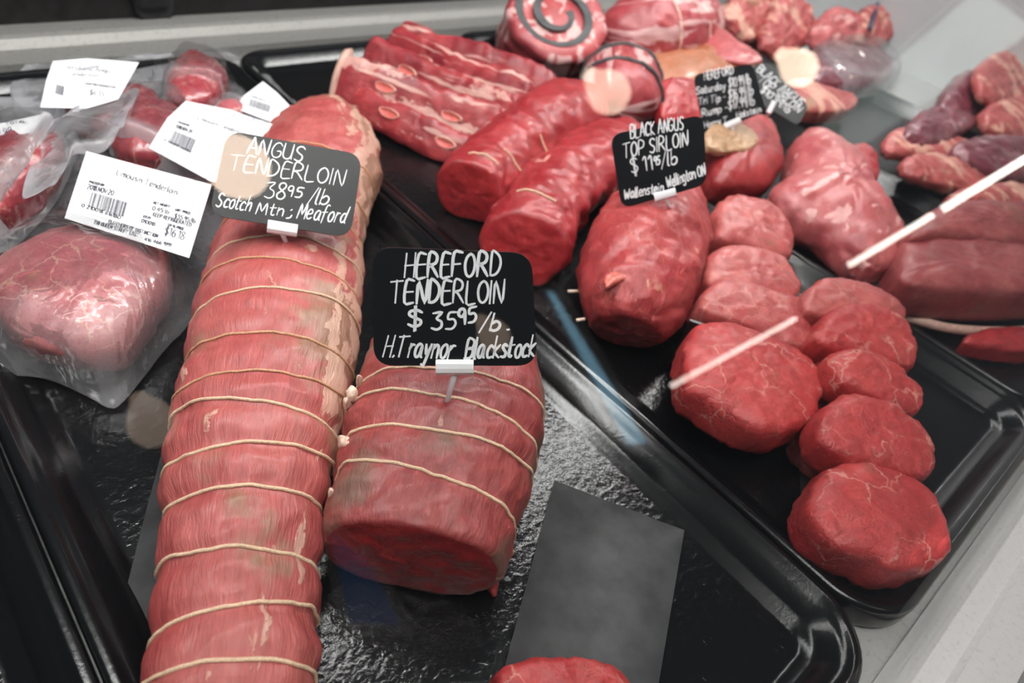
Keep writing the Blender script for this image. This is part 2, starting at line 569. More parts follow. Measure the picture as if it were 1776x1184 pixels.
# pale end wall at the right
pr = [(-.055, .0), (.86, .0), (.86, .60), (.448, .60)]
V = [Vector((x, y, z)) for x in (1.47, 1.49) for y, z in pr]
mesh_obj('end_panel', V, [[0, 3, 2, 1], [4, 5, 6, 7]] + [[i, (i + 1) % 4, 4 + (i + 1) % 4, 4 + i] for i in range(4)], M['wall'], case, smooth=False)
# slanted glass
GT = math.radians(40)
GN = Vector((0, -math.cos(GT), math.sin(GT)))
GO = Vector((0, -.07, 0))
gdir = Vector((0, math.sin(GT), math.cos(GT)))
V = []
for off in (0, -.005):
    for x in (-.75, 1.85):
        for t in (.012, .72):
            V.append(GO + GN * off + Vector((x, 0, 0)) + gdir * t)
F = [[0, 1, 3, 2], [4, 6, 7, 5], [0, 4, 5, 1], [2, 3, 7, 6], [0, 2, 6, 4], [1, 5, 7, 3]]
mesh_obj('glass_pane', V, F, M['glass'], case, smooth=False)


# ------------------------------------------------------------------ lamps of the shop, seen only as reflections in the glass
def mirrored(px, py, z=None, dist=None):
    d = ray(px, py)
    p = CAM + d * ((GO - CAM).dot(GN) / d.dot(GN))
    r = d - 2 * d.dot(GN) * GN
    return p + r * ((z - p.z) / r.z) if z is not None else p + r * dist


def pendant(x, y, z, r, col, s, label):
    root = empty('pendant_lamp', (x, y, z))
    prof = [(0, -1.0), (.35, -.95), (.7, -.72), (.92, -.35), (1.0, 0), (.93, .35), (.75, .75), (.5, 1.15), (.34, 1.5), (.3, 1.7), (0, 1.7)]
    V, F = [], []
    n = 24
    for rr, zz in prof:
        for k in range(n):
            V.append(Vector((x + rr * r * math.cos(6.2832 * k / n), y + rr * r * math.sin(6.2832 * k / n), z + zz * r)))
    for i in range(len(prof) - 1):
        for k in range(n):
            F.append([i * n + k, i * n + (k + 1) % n, (i + 1) * n + (k + 1) % n, (i + 1) * n + k])
    mesh_obj('bulb', V, F, emit_mat('warm_bulb_glow', col, s), root, origin=Vector((x, y, z)))
    vs, fs = tube_data([(x, y, z + 1.6 * r), (x, y, z + 2.6 * r)], r * .38, 16)
    mesh_obj('socket', vs, fs, M['black'], root, origin=Vector((x, y, z)))
    vs, fs = tube_data([(x, y, z + 2.5 * r), (x, y, z + .9)], .004, 6)
    mesh_obj('cord', vs, fs, M['black'], root, origin=Vector((x, y, z)))
    tag(root, label, 'lamp', 'pendant lamps reflected in the case glass')


WARM = (1, .74, .56)
for (px, py, r, s, lb) in ((1058, 160, .085, 15, 'warm pendant bulb reflected over the sirloin roasts'), (1388, 118, .095, 16, 'warm pendant bulb reflected over the purple wrapped pack'),
                           (415, 290, .085, 20, 'warm pendant bulb reflected on the left end of the leftmost black sign')):
    q = mirrored(px, py, z=1.6)
    pendant(q.x, q.y, q.z, r, WARM, s, lb)
for (px, py, r, s, lb) in ((265, 735, .085, 2.6, 'warm pendant bulb reflected dimly on the tray floor left of the long roast'), (858, 582, .09, 2.6, 'dim warm pendant bulb reflected on the right end of the front black sign')):
    q = mirrored(px, py, z=1.6)
    pendant(q.x, q.y, q.z, r, WARM, s, lb)
for i, (a, c, w) in enumerate((((1160, 672), (1380, 553), .05), ((1468, 463), (1616, 374), .065), ((1630, 366), (1800, 262), .09))):
    p, q = mirrored(*a, z=1.3), mirrored(*c, z=1.3)
    tube_lamp('shop_light', p, q, w * .5, (1, .96, .86), 15,
              ('white tube light reflected across the big front filet steak', 'white tube light reflected across the pink roast', 'white tube light reflected at the far right over the striped chops')[i], 'light',
              'tube lights reflected in the case glass')


def sign_panel(name, pxs, dist, col, s, label):
    mx, my = sum(p[0] for p in pxs) / 4, sum(p[1] for p in pxs) / 4
    q0, q1 = mirrored(mx, my, dist=0), mirrored(mx, my, dist=dist)
    n = (q0 - q1).normalized()
    c = []
    for p in pxs:
        a, b_ = mirrored(*p, dist=0), mirrored(*p, dist=1)
        c.append(a + (b_ - a) * ((q1 - a).dot(n) / (b_ - a).dot(n)))
    mid = sum(c, Vector()) / 4
    root = empty(name, mid)
    V = c + [q - n * .02 for q in c]
    mesh_obj('bright_pane', V, [[0, 1, 2, 3], [7, 6, 5, 4], [0, 4, 5, 1], [1, 5, 6, 2], [2, 6, 7, 3], [3, 7, 4, 0]], emit_mat(name + '_glow', col, s), root, smooth=False, origin=mid)
    for i in range(4):
        vs, fs = tube_data([c[i], c[(i + 1) % 4]], .025, 6)
        mesh_obj('frame_bar', vs, fs, M['clip'], root, smooth=False, origin=mid)
    tag(root, label, 'light panel')


sign_panel('ceiling_light_panel', [(1700, -30), (1395, 237), (1490, 264), (1810, 50)], 5.0, (.86, 1.0, .94), 1.05, 'pale ceiling light panel reflected as a grey green band at the upper right')
sign_panel('shop_window', [(932, 492), (1085, 780), (1138, 776), (966, 498)], 3.0, (.40, .76, 1.0), 5.0, 'narrow blue daylight window reflected across the tray rims')
sign_panel('shop_window', [(560, 900), (600, 1090), (715, 1095), (640, 960)], 3.0, (.30, .5, 1.0), .55, 'dim blue daylight window reflected under the short dark roast')


# unseen fill light added over the customer side to brighten the signs
fx = empty('fill_light', (-.1, -.28, 1.72))
box('diffuser', -.75, .60, -.52, -.02, 1.70, 1.72, emit_mat('fill_glow', (1, .98, .95), 11.0), fx)
box('housing', -.78, .63, -.55, .01, 1.72, 1.78, M['clip'], fx, bev=.006)
tag(fx, 'added white fill light over the customer side of the case', 'light')


# ------------------------------------------------------------------ trays
def rounded_rect(x0, x1, y0, y1, r, n=10):
    pts = []
    for cx, cy, a0 in ((x1 - r, y1 - r, 0), (x0 + r, y1 - r, 90), (x0 + r, y0 + r, 180), (x1 - r, y0 + r, 270)):
        for k in range(n + 1):
            a = math.radians(a0 + 90 * k / n)
            pts.append((cx + r * math.cos(a), cy + r * math.sin(a)))
    return pts


def tray(x0, x1, y0, y1, label, z=0.0):
    prof = [(.001, .000), (.0, .004), (.0, .016), (.0006, .0185), (.002, .0200), (.0045, .0203), (.0062, .0196), (.0075, .0180), (.010, .0172), (.0125, .0160), (.019, .0085), (.022, .0062), (.0255, .0058), (.0265, .0046), (.030, .0040)]
    V, F = [], []
    R = .040
    nn = 0
    for d, h in prof:
        r = rounded_rect(x0 + d, x1 - d, y0 + d, y1 - d, max(R - d, .006))
        nn = len(r)
        V += [Vector((x, y, h + z)) for x, y in r]
    for i in range(len(prof) - 1):
        for k in range(nn):
            F.append([i * nn + k, i * nn + (k + 1) % nn, (i + 1) * nn + (k + 1) % nn, (i + 1) * nn + k])
    last = (len(prof) - 1) * nn
    F.append([last + k for k in range(nn)])
    F.append([k for k in range(nn)][::-1])
    o = mesh_obj('meat_tray', V, F, [M['tray'], M['tray_floor']], mids=[0] * (len(F) - 2) + [1, 0], origin=Vector(((x0 + x1) / 2, (y0 + y1) / 2, z)))
    o.data.polygons[len(F) - 2].use_smooth = False
    tag(o, label, 'tray', 'black meat trays side by side on the deck')
    return o


tray(TL - .315, TL - .0005, -.046, .755, 'empty black plastic meat tray at the lower left corner')
tray(TL + .0005, TG - .0005, -.046, .755, 'black plastic meat tray under the tied tenderloins and vacuum packs')
tray(TG + .0005, TR_ - .0005, -.046, .755, 'black plastic meat tray under the short ribs, red roasts and filet steaks')
tray(TR_ + .0005, TS - .0005, -.046, .755, 'black plastic meat tray under the pink roast and flank slabs')
tray(TS + .0005, TS + .320, -.046, .755, 'black plastic meat tray under the striped chops at the far right')
ZF = .0045


# ------------------------------------------------------------------ solid builders
def smooth01(x):
    x = max(0, min(1, x))
    return x * x * (3 - 2 * x)


def roast(name, stations, mats, parent, ratio=.92, zf=ZF, ends=('round', 'round'), pinch=(), pinch_d=.08, pinch_w=.006, nring=170, seg=72, amp=.0018, nscale=45, seed=1.0,
          shear=(0, 0), sq=2.0, flat=.93, ampfn=None, lift=None, cut_bulge=.002, markfn=None):
    """stations: (left pixel, right pixel) silhouette pairs, start end first"""
    st = []
    for i, (l, r) in enumerate(stations):
        ra = ratio[i] if isinstance(ratio, (list, tuple)) else ratio
        zb = zf + (lift[i] if lift else 0)
        zc = zb + .03
        for _ in range(6):
            mp = at((l[0] + r[0]) / 2, (l[1] + r[1]) / 2, zc)
            dep = -(RM.transposed() @ (mp - CAM)).z
            rx = math.hypot(l[0] - r[0], l[1] - r[1]) / 2 * dep / FPX
            zc = zb + rx * ra * flat
        st.append((mp, rx, rx * ra, zb))
    cs = catmull([s[0] for s in st], 400)
    rxs = [v.x for v in catmull([(s[1], s[2], s[3]) for s in st], 400)]
    rzs = [v.y for v in catmull([(s[1], s[2], s[3]) for s in st], 400)]
    zbs = [v.z for v in catmull([(s[1], s[2], s[3]) for s in st], 400)]
    cum = [0.0]
    for i in range(1, 400):
        cum.append(cum[-1] + (cs[i] - cs[i - 1]).length)
    LEN = cum[-1]

    def sample(s):
        s = max(0, min(LEN, s))
        k = int(np.searchsorted(cum, s))
        k = min(max(k, 1), 399)
        f = (s - cum[k - 1]) / max(1e-9, cum[k] - cum[k - 1])
        c = cs[k - 1].lerp(cs[k], f)
        t = (cs[min(k + 6, 399)] - cs[max(k - 7, 0)]).normalized()
        return c, t, rxs[k - 1] * (1 - f) + rxs[k] * f, rzs[k - 1] * (1 - f) + rzs[k] * f, zbs[k]

    pins = [p * LEN for p in pinch]

    def surf(s, a, extra=0.0, nofx=False):
        c, t, rx, rz, zb = sample(s)
        side = Vector((t.y, -t.x, 0)).normalized()
        up = side.cross(t).normalized()
        k = 1.0
        e0 = min(s, LEN - s)
        which = 0 if s < LEN / 2 else 1
        if ends[which] == 'round':
            ee = min(1.0, e0 / (max(rx, .01) * .9))
            k *= math.sqrt(max(0.0, 1 - (1 - ee) ** 2)) * .999 + .001
        else:
            ee = min(1.0, e0 / .006)
            k *= .93 + .07 * math.sqrt(max(0, 1 - (1 - ee) ** 2))
        for p in pins:
            q = (s - p) / pinch_w
            if abs(q) < 4:
                k *= 1 - (pinch_d[pins.index(p)] if isinstance(pinch_d, (list, tuple)) else pinch_d) * math.exp(-q * q)
        if pins:
            # slow swelling between strings
            near = min(abs(s - p) for p in pins)
            k *= 1 + .012 * smooth01(near / .012)
        ca, sa = math.cos(a), math.sin(a)
        if sq != 2.0:
            m = (abs(ca) ** sq + abs(sa) ** sq) ** (-1 / sq)
        else:
            m = 1.0
        p = c + side * (rx * ca * m * k + extra * ca) + up * (rz * sa * m * k + extra * sa)
        if shear[which]:
            w = smooth01(1 - e0 / (rx * 1.4))
            p += t * (shear[which] * (p - c).dot(up) * w) * (1 if which == 0 else -1)
        if not nofx:
            d = (p - c)
            if d.length > 1e-6:
                p = p + d.normalized() * (amp * (ampfn(s / LEN) if ampfn else 1.0) * (nz(p, nscale, seed) + .45 * nz(p, nscale * 3.1, seed + 9, 2)))
        if p.z < zb + .0004:
            p.z = zb + .0004 + (p.z - zb) * .02
        return p

    O = st[0][0].lerp(st[-1][0], .5)
    O = Vector((O.x, O.y, zf))
    V, UV, MK, F, MI = [], [], [], [], []
    for i in range(nring + 1):
        s = LEN * i / nring
        # denser rings near the ends
        u = i / nring
        s = LEN * (u - .12 * math.sin(2 * math.pi * u) / (2 * math.pi) * 2)
        for k in range(seg):
            a = 2 * math.pi * k / seg - math.pi / 2
            p = surf(s, a)
            V.append(p)
            UV.append((a * .045, s))
            MK.append(markfn(s / LEN, a) if markfn else .5)
    for i in range(nring):
        for k in range(seg):
            F.append([i * seg + k, i * seg + (k + 1) % seg, (i + 1) * seg + (k + 1) % seg, (i + 1) * seg + k])
            MI.append(0)
    for e, base, sg in ((0, 0, -1), (1, nring * seg, 1)):
        ring = [V[base + k] for k in range(seg)]
        cen = sum(ring, Vector()) / seg
        _, t, rx, rz, _zb = sample(0 if e == 0 else LEN)
        prevb = base
        nr = 14 if ends[e] == 'cut' else 1
        for j in range(1, nr + 1):
            f = 1 - j / nr
            if j == nr:
                V.append(cen + t * sg * cut_bulge)
                UV.append((0, 0)); MK.append(.5)
                ci = len(V) - 1
                for k in range(seg):
                    q = [prevb + k, prevb + (k + 1) % seg, ci]
                    F.append(q if e == 1 else q[::-1])
                    MI.append(1 if ends[e] == 'cut' else 0)
            else:
                nb = len(V)
                for k in range(seg):
                    p = cen.lerp(ring[k], f)
                    p = p + t * sg * (cut_bulge * (1 - f * f) + .0013 * nz(p, 120, seed + 3) * min(1, (1 - f) * 6))
                    V.append(p); UV.append((p.x, p.y)); MK.append(.5)
                for k in range(seg):
                    q = [prevb + k, prevb + (k + 1) % seg, nb + (k + 1) % seg, nb + k]
                    F.append(q if e == 1 else q[::-1])
                    MI.append(1)
                prevb = nb
    F = [f[::-1] for f in F]
    o = mesh_obj(name, V, F, mats, parent, mids=MI, origin=O, uvs=UV, attr=MK)
    return o, surf, LEN, O


def twine(parent, surf, s, O, m, a0=-200, a1=20, r=.0009, lift=.0004, skew=0.0, n=90, wob=0.0006, seed=0.0):
    pts = []
    for i in range(n + 1):
        a = math.radians(a0 + (a1 - a0) * i / n)
        ss = s + skew * math.cos(a) + wob * nz(Vector((a, seed, 0)), 2.0, seed)
        pts.append(surf(ss, a, lift))
    vs, fs = tube_data(pts, r, 7)
    return mesh_obj('twine_loop', vs, fs, m, parent, origin=O)


def pebble(name, outline, z, thick, mats, parent=None, tilt=(0, 0), dome=.15, amp=.0012, nscale=60, seed=0.0, power=.42, ragged=.0015, nout=84, nr=16, origin_z=None, zmin=None, crease=0.0):
    """a slab or lump whose mid-height outline is given in pixels; mid plane passes through height z, slopes tilt"""
    cx = sum(p[0] for p in outline) / len(outline)
    cy = sum(p[1] for p in outline) / len(outline)
    P0 = at(cx, cy, z)
    n = Vector((-tilt[0], -tilt[1], 1)).normalized()
    pts = [on_plane(x, y, P0, n) for x, y in outline]
    ol = catmull(pts, nout, closed=True)
    cen = sum(ol, Vector()) / len(ol)
    ol = [p + (p - cen).normalized() * (ragged * nz(p, 90, seed + 5) + ragged * .6 * nz(p, 300, seed + 2, 2)) for p in ol]
    V, F = [], []
    ph = [math.pi / 2 * (1 - i / nr) for i in range(nr)] + [0.0] + [-math.pi / 2 * (i + 1) / nr for i in range(nr)]
    rings = []
    for a in ph:
        c = math.cos(a) ** power if abs(a) < math.pi / 2 - 1e-6 else 0.0
        # even ring spread across the flat faces
        sgn = 1 if a >= 0 else -1
        o = sgn * abs(math.sin(a)) ** power
        rings.append((c, o))
    # re-space the flat faces: insert inner rings
    inner = [(q / 8.0, 1.0) for q in range(1, 8)]
    rings2 = [(0.0, 1.0)] + [(x * rings[1][0], y) for x, y in inner] + rings[1:-1] + [(x * rings[1][0], -1.0) for x, _ in inner[::-1]] + [(0.0, -1.0)]
    N = nout
    for i, (sc, o) in enumerate(rings2):
        off = thick / 2 * o
        if o > 0:
            off += dome * thick * (1 - sc * sc) * o
        if sc == 0:
            V.append(cen + n * off)
            continue
        for k in range(N):
            p = cen + (ol[k] - cen) * sc + n * off
            dirv = (n * o + (ol[k] - cen).normalized() * (1 - abs(o))).normalized()
            dz = amp * (nz(p, nscale, seed) + .5 * nz(p, nscale * 2.7, seed + 4, 2))
            if crease:
                dz -= crease * max(0, .25 - abs(nz(p, nscale * .8, seed + 11, 2))) * 4
            p = p + dirv * dz
            if zmin is not None and p.z < zmin:
                p.z = zmin + .02 * (p.z - zmin)
            V.append(p)
    # faces
    idx = 1
    starts = []
    for i, (sc, o) in enumerate(rings2):
        starts.append(None)
    pos = 0
    for i, (sc, o) in enumerate(rings2):
        starts[i] = pos
        pos += 1 if sc == 0 else N
    for i in range(len(rings2) - 1):
        a, b = starts[i], starts[i + 1]
        if rings2[i][0] == 0:
            for k in range(N):
                F.append([a, b + k, b + (k + 1) % N])
        elif rings2[i + 1][0] == 0:
            for k in range(N):
                F.append([a + (k + 1) % N, a + k, b])
        else:
            for k in range(N):
                F.append([a + k, b + k, b + (k + 1) % N, a + (k + 1) % N])
    # make the winding face outwards
    ar = sum(((ol[k] - cen).cross(ol[(k + 1) % N] - cen)).dot(n) for k in range(N))
    if ar < 0:
        F = [f[::-1] for f in F]
    return mesh_obj(name, V, F, mats, parent, origin=Vector((cen.x, cen.y, origin_z if origin_z is not None else cen.z - thick / 2)))


# ------------------------------------------------------------------ lettering: single stroke alphabet on a 4 x 6 grid
GL = {
    'A': "0,0 1.6,6 2,6 4,0|.7,2.2 3.4,2.2", 'B': "0,0 0,6 2.4,6 3.4,5.2 3.2,3.8 2,3.2 0,3.2|2,3.2 3.7,2.4 3.8,1 2.6,0 0,0", 'C': "3.8,5 2.8,6 1.4,5.8 .3,4.4 0,2.6 .6,.8 2,0 3.4,.6",
    'D': "0,0 .2,6 1.8,5.9 3.4,4.6 3.8,2.8 3,1 1.6,.1 0,0", 'E': "3.2,6 .4,6 0,0 3.3,0|.3,3.1 2.8,3.2", 'F': "0,0 .4,6 3.6,6|.2,3.2 2.8,3.3", 'G': "3.8,5 2.6,6 1.2,5.6 .2,4 0,2 .8,.4 2.2,0 3.6,.8 3.7,2.6 2.2,2.6",
    'H': "0,0 .3,6|3.4,0 3.6,6.2|.1,3 3.5,3.2", 'I': "0,0 .2,6", 'J': "2.6,6 2.6,1.4 1.6,0 .3,.6", 'K': "0,0 0,6|3.4,6 .1,2.6 3.6,0", 'L': "0,6 0,0 3.2,0", 'M': "0,0 .6,6 2.2,1.6 3.8,6 4.4,0",
    'N': "0,0 .4,6 3.2,0 3.8,6.4", 'O': "2,6 .6,5 0,3 .6,.8 2,0 3.4,1 3.9,3.2 3.2,5.2 2,6", 'P': "0,0 .2,6 2.4,6 3.6,5 3.2,3.4 1.8,2.8 .2,2.8", 'Q': "2,6 .6,5 0,3 .6,.8 2,0 3.4,1 3.9,3.2 3.2,5.2 2,6|2.4,1.6 4,-.4",
    'R': "0,0 .3,6 2.4,6.1 3.4,5 2.8,3.5 .3,2.9 1.6,2.6 4,0", 'S': "3.6,5.2 2.4,6 .8,5.6 .4,4.2 1.6,3.2 3,2.4 3.2,1 2,0 .2,.6", 'T': "-.2,5.9 4.2,6.2|1.8,6 1.6,0", 'U': "0,6 0,1.6 1,.1 2.6,.1 3.5,1.6 3.6,6|3.6,2 3.8,0",
    'V': "0,6 1.8,0 3.8,6", 'W': "0,6 1,0 2.3,4.4 3.4,0 4.8,6", 'X': "0,0 3.6,6|0,6 3.6,0", 'Y': "0,6 1.8,3 3.8,6|1.8,3 1.6,0", 'Z': "0,6 3.6,6 0,0 3.6,0",
    'a': "2.9,3.4 1.6,4 .3,3 .1,1.2 1,.1 2.3,.8 2.9,3.6 2.9,.8 3.5,.1", 'b': "0,6.4 0,.2|0,2.4 1.4,3.6 2.8,2.6 2.6,.8 1.2,0 0,.6", 'c': "2.8,3.2 1.6,4 .4,3 0,1.6 .8,.2 2.6,.5", 'd': "2.8,3 1.4,3.8 .2,2.6 .2,.9 1.3,0 2.6,1|3.2,6.6 2.6,1 3.2,0",
    'e': "0,1.9 2.6,2.3 2.2,3.8 .9,3.8 0,2.2 .4,.5 1.6,0 2.9,.7", 'f': "2.8,6 1.8,6.4 1,5 .8,-1|-.2,3.4 2.4,3.6", 'g': "2.7,3.2 1.4,4 .2,2.8 .4,.9 1.6,.4 2.7,1.6 2.8,3.6 2.5,-1 1.2,-2 0,-1.4", 'h': "0,0 .2,6.4|.1,2.2 1.2,3.7 2.4,3.2 2.5,0",
    'i': "0,0 .1,3.7|.2,5 .25,5.4", 'j': "1,3.7 .8,-1 0,-1.8|1,5 1.05,5.4", 'k': "0,0 .2,6.4|2.6,3.8 .2,1.8 2.8,0", 'l': "0,6.4 0,.8 .7,0", 'm': "0,0 0,3.8|0,2.4 1,3.8 1.8,3.2 1.8,0|1.8,2.4 2.8,3.8 3.7,3.2 3.7,0", 'n': "0,0 .1,3.8|.1,2.4 1.4,3.8 2.5,3 2.6,0",
    'o': "1.5,4 .3,3.1 0,1.6 .8,.1 2.2,.2 2.9,2 2.4,3.6 1.5,4", 'p': "0,3.8 -.1,-2|0,2.6 1.4,3.8 2.7,2.8 2.3,.7 1,.1 0,.9", 'q': "2.7,3 1.4,3.9 .2,2.6 .4,.8 1.6,.3 2.6,1.4|2.7,3.8 2.6,-2", 'r': "0,0 .1,3.8|.1,2.4 1,3.6 2.1,3.6", 's': "2.4,3.4 1.2,4 .3,3.2 1.2,2.2 2.3,1.4 1.8,.2 0,.3",
    't': "1,5.8 .8,.8 1.6,0 2.2,.3|-.2,3.8 2.3,4", 'u': "0,3.8 .1,.9 1.2,0 2.4,1 2.6,3.8 2.6,.6 3.1,0", 'v': "0,3.8 1.2,0 2.6,3.8", 'w': "0,3.8 .8,0 1.8,3 2.8,0 3.8,3.8", 'x': "0,0 2.6,3.8|0,3.8 2.6,0", 'y': "0,3.8 1.2,.6 2.6,3.9|2.6,3.9 .9,-2 -.2,-1.8", 'z': "0,3.8 2.5,3.8 0,0 2.6,0",
    '0': "1.8,6 .5,4.8 0,3 .6,.8 1.8,0 3,1 3.5,3 3,5 1.8,6", '1': "0,4.8 1.1,6 1,0", '2': "0,4.8 1.2,6 2.8,5.4 2.8,3.8 0,0 3.4,0", '3': "0,5.6 2.8,6 1.2,3.8 2.8,2.8 3,1 1.6,0 -.1,.5", '4': "2.6,0 2.6,6 0,2 3.6,2", '5': "3.4,6 .9,5.8 .6,3.6 2.4,3.6 3.2,2 2.2,.3 .2,.2",
    '6': "2.8,5.8 1,4.6 .1,2 1,.1 2.6,.4 2.9,2.2 1.6,3.4 .3,2.2", '7': "0,6 3.2,6 1.2,0", '8': "1.6,3.2 .4,4.4 .8,5.8 2.2,6 2.8,4.8 1.6,3.2 .2,1.8 .5,.3 2,0 3,1.2 2.6,2.4 1.6,3.2", '9': "2.8,4.4 1.6,3 .3,4 .8,5.8 2.2,6 2.8,4.6 2.6,0",
    '$': "3.4,4.9 2.2,5.6 .6,5.2 .4,4 1.8,3.1 3.2,2.2 3,.9 1.6,.3 .2,1|1.5,6.8 1.6,-1|2.1,6.8 2.2,-1", '.': "0,0 .3,.3", ',': ".3,.3 0,-1", ';': ".3,3 .5,3.4|.6,.5 .3,-.8 -.4,-1.4", '/': "0,-.8 2.2,6.8", '-': "0,2.8 2,3", ':': "0,.6 .2,.8|0,3 .2,3.2", ' ': "", "'": ".2,6 0,4.6",
}


def glyph_strokes(text, gap=1.1, space=2.4):
    out, x = [], 0.0
    for ch in text:
        g = GL.get(ch)
        if ch == ' ' or g is None:
            x += space
            continue
        st = [[tuple(map(float, p.split(','))) for p in s.split()] for s in g.split('|')]
        wmax = max(p[0] for s in st for p in s)
        for s in st:
            out.append([(x + p[0], p[1]) for p in s])
        x += max(wmax, .5) + gap
    return out, x - gap


def ribbon(pts, w, n):
    """flat ribbon with round-ish ends in the plane with normal n"""
    V, F = [], []
    m = len(pts)
    for i in range(m):
        t = (pts[min(i + 1, m - 1)] - pts[max(i - 1, 0)])
        t = t.normalized() if t.length > 1e-9 else Vector((1, 0, 0))
        s = n.cross(t).normalized() * w / 2
        p = pts[i]
        if i == 0:
            p = p - t * w * .35
        if i == m - 1:
            p = p + t * w * .35
        ww = .6 if i in (0, m - 1) else 1
        V += [p + s * ww, p - s * ww]
    for i in range(m - 1):
        F.append([2 * i, 2 * i + 1, 2 * i + 3, 2 * i + 2])
    return V, F


class Face:
    """a flat face that lettering and prints are laid on, with pixel bounds"""

    def __init__(self, p0, n):
        self.p0, self.n = p0, n

    def at(self, x, y, off=0.0):
        return on_plane(x, y, self.p0 + self.n * off, self.n)


def letters(face, lines, w, off, jitter=0.0, rnd=None, smooth=3):
    """lines: (text, x0, y0, x1, y1, height, slant) all in photo pixels along the base line"""
    V, F = [], []
    rnd = rnd or random.Random(3)
    for (text, x0, y0, x1, y1, hh, sl) in lines:
        st, W = glyph_strokes(text)
        L = math.hypot(x1 - x0, y1 - y0)
        dx, dy = (x1 - x0) / L, (y1 - y0) / L
        ux, uy = dy, -dx
        k = L / W
        kv = hh / 6.0
        for s in st:
            jx, jy = rnd.uniform(-1, 1) * jitter, rnd.uniform(-1, 1) * jitter
            pp = s
            if len(s) > 2 and smooth > 1:
                pp = [(v.x, v.y) for v in catmull([(a, b_, 0) for a, b_ in s], (len(s) - 1) * smooth + 1)]
            q = []
            for (a, b_) in pp:
                X = x0 + dx * a * k + ux * b_ * kv + jx + dx * b_ * kv * sl
                Y = y0 + dy * a * k + uy * b_ * kv + jy + dy * b_ * kv * sl
                q.append(face.at(X, Y, off))
            vs, fs = ribbon(q, w * rnd.uniform(.85, 1.15), face.n)
            o = len(V)
            V += vs
            F += [[i + o for i in f] for f in fs]
    return V, F


def price_sign(corners, rpx, clip_px, tip_px, tip_z, lines, label, lean=.35, stroke=.0016, yaw=0.0, clip_w=.012, seedn=1, jitter=1.0, spike=True, grip=None):
    tip = at(*tip_px, tip_z)
    # height of the clip straight above the spike's foot
    z, best = tip_z, 1e9
    for i in range(140):
        zz = tip_z + i * .0005
        q = proj(Vector((tip.x, tip.y, zz)))
        e = abs(q[1] - clip_px[1])
        if e < best:
            best, z = e, zz
    P0 = on_plane(*clip_px, Vector((tip.x, tip.y, z)), ray(*clip_px)) if not spike else on_plane(*clip_px, Vector((tip.x, tip.y, z)), Vector((ray(*clip_px).x, ray(*clip_px).y, 0)).normalized())
    toc = (CAM - P0)
    hz = Vector((toc.x, toc.y, 0)).normalized()
    hz = Matrix.Rotation(yaw, 3, 'Z') @ hz
    n = (hz * math.cos(lean) + Vector((0, 0, 1)) * math.sin(lean)).normalized()
    root = empty('price_sign', tip)
    fc = Face(P0, n)
    # rounded outline in pixels
    out = []
    m = len(corners)
    for i in range(m):
        a, b_, c = Vector(corners[i - 1]), Vector(corners[i]), Vector(corners[(i + 1) % m])
        d1, d2 = (a - b_).normalized(), (c - b_).normalized()
        s, e = b_ + d1 * rpx, b_ + d2 * rpx
        for k in range(9):
            t = k / 8
            out.append((s * (1 - t) ** 2 + b_ * 2 * t * (1 - t) * .92 + b_ * 2 * t * (1 - t) * .08 + e * t * t))
    front = [fc.at(p.x, p.y) for p in out]
    back = [p - n * .0014 for p in front]
    k = len(front)
    F = [list(range(k)), list(range(2 * k - 1, k - 1, -1))] + [[i, k + i, k + (i + 1) % k, (i + 1) % k] for i in range(k)]
    if (front[9] - front[0]).cross(front[18] - front[0]).dot(n) < 0:
        F = [f[::-1] for f in F]
    mesh_obj('board', front + back, F, M['board'], root, smooth=False, origin=tip)
    V, F = letters(fc, lines, stroke, .0003, jitter, random.Random(seedn))
    mesh_obj('handwriting', V, F, M['chalk'], root, smooth=False, origin=tip)
    # clip: white sleeve gripping the lower edge
    e1, e2 = Vector(corners[2]), Vector(corners[3])
    ax = (fc.at(*e1) - fc.at(*e2)).normalized()
    upv = n.cross(ax).normalized()
    if upv.z < 0:
        upv = -upv
    cw = clip_w / 2
    ch = clip_w * .21
    prof = [(-.0022, -1), (.0012, -1), (.0028, -.55), (.0030, .0), (.0026, .6), (.0014, 1), (-.0008, 1.0), (-.0030, .6), (-.0034, 0), (-.0032, -.6)]
    cc = P0
    V = []
    for sgn in (-1, 1):
        for a, b_ in prof:
            V.append(cc + ax * sgn * cw + n * a + upv * b_ * ch)
    kk = len(prof)
    F = [[i, (i + 1) % kk, kk + (i + 1) % kk, kk + i] for i in range(kk)] + [list(range(kk))[::-1], list(range(kk, 2 * kk))]
    o = mesh_obj('clip', V, F, M['clip'], root, smooth=False, origin=tip)
    V, F = [], []
    low = cc - upv * ch * .7 - n * .0005
    dv = (tip - low)
    if dv.length > .001:
        pts = [low, low + dv * .6, low + dv * .97, low + dv * 1.0 + dv.normalized() * .006]
        vs, fs = tube_data(pts, [.0016, .0015, .0014, .0008], 10)
        mesh_obj('spike', vs, fs, M['clip'], root, origin=tip)
    tag(root, label, 'price sign', 'black handwritten price signs')
    return root


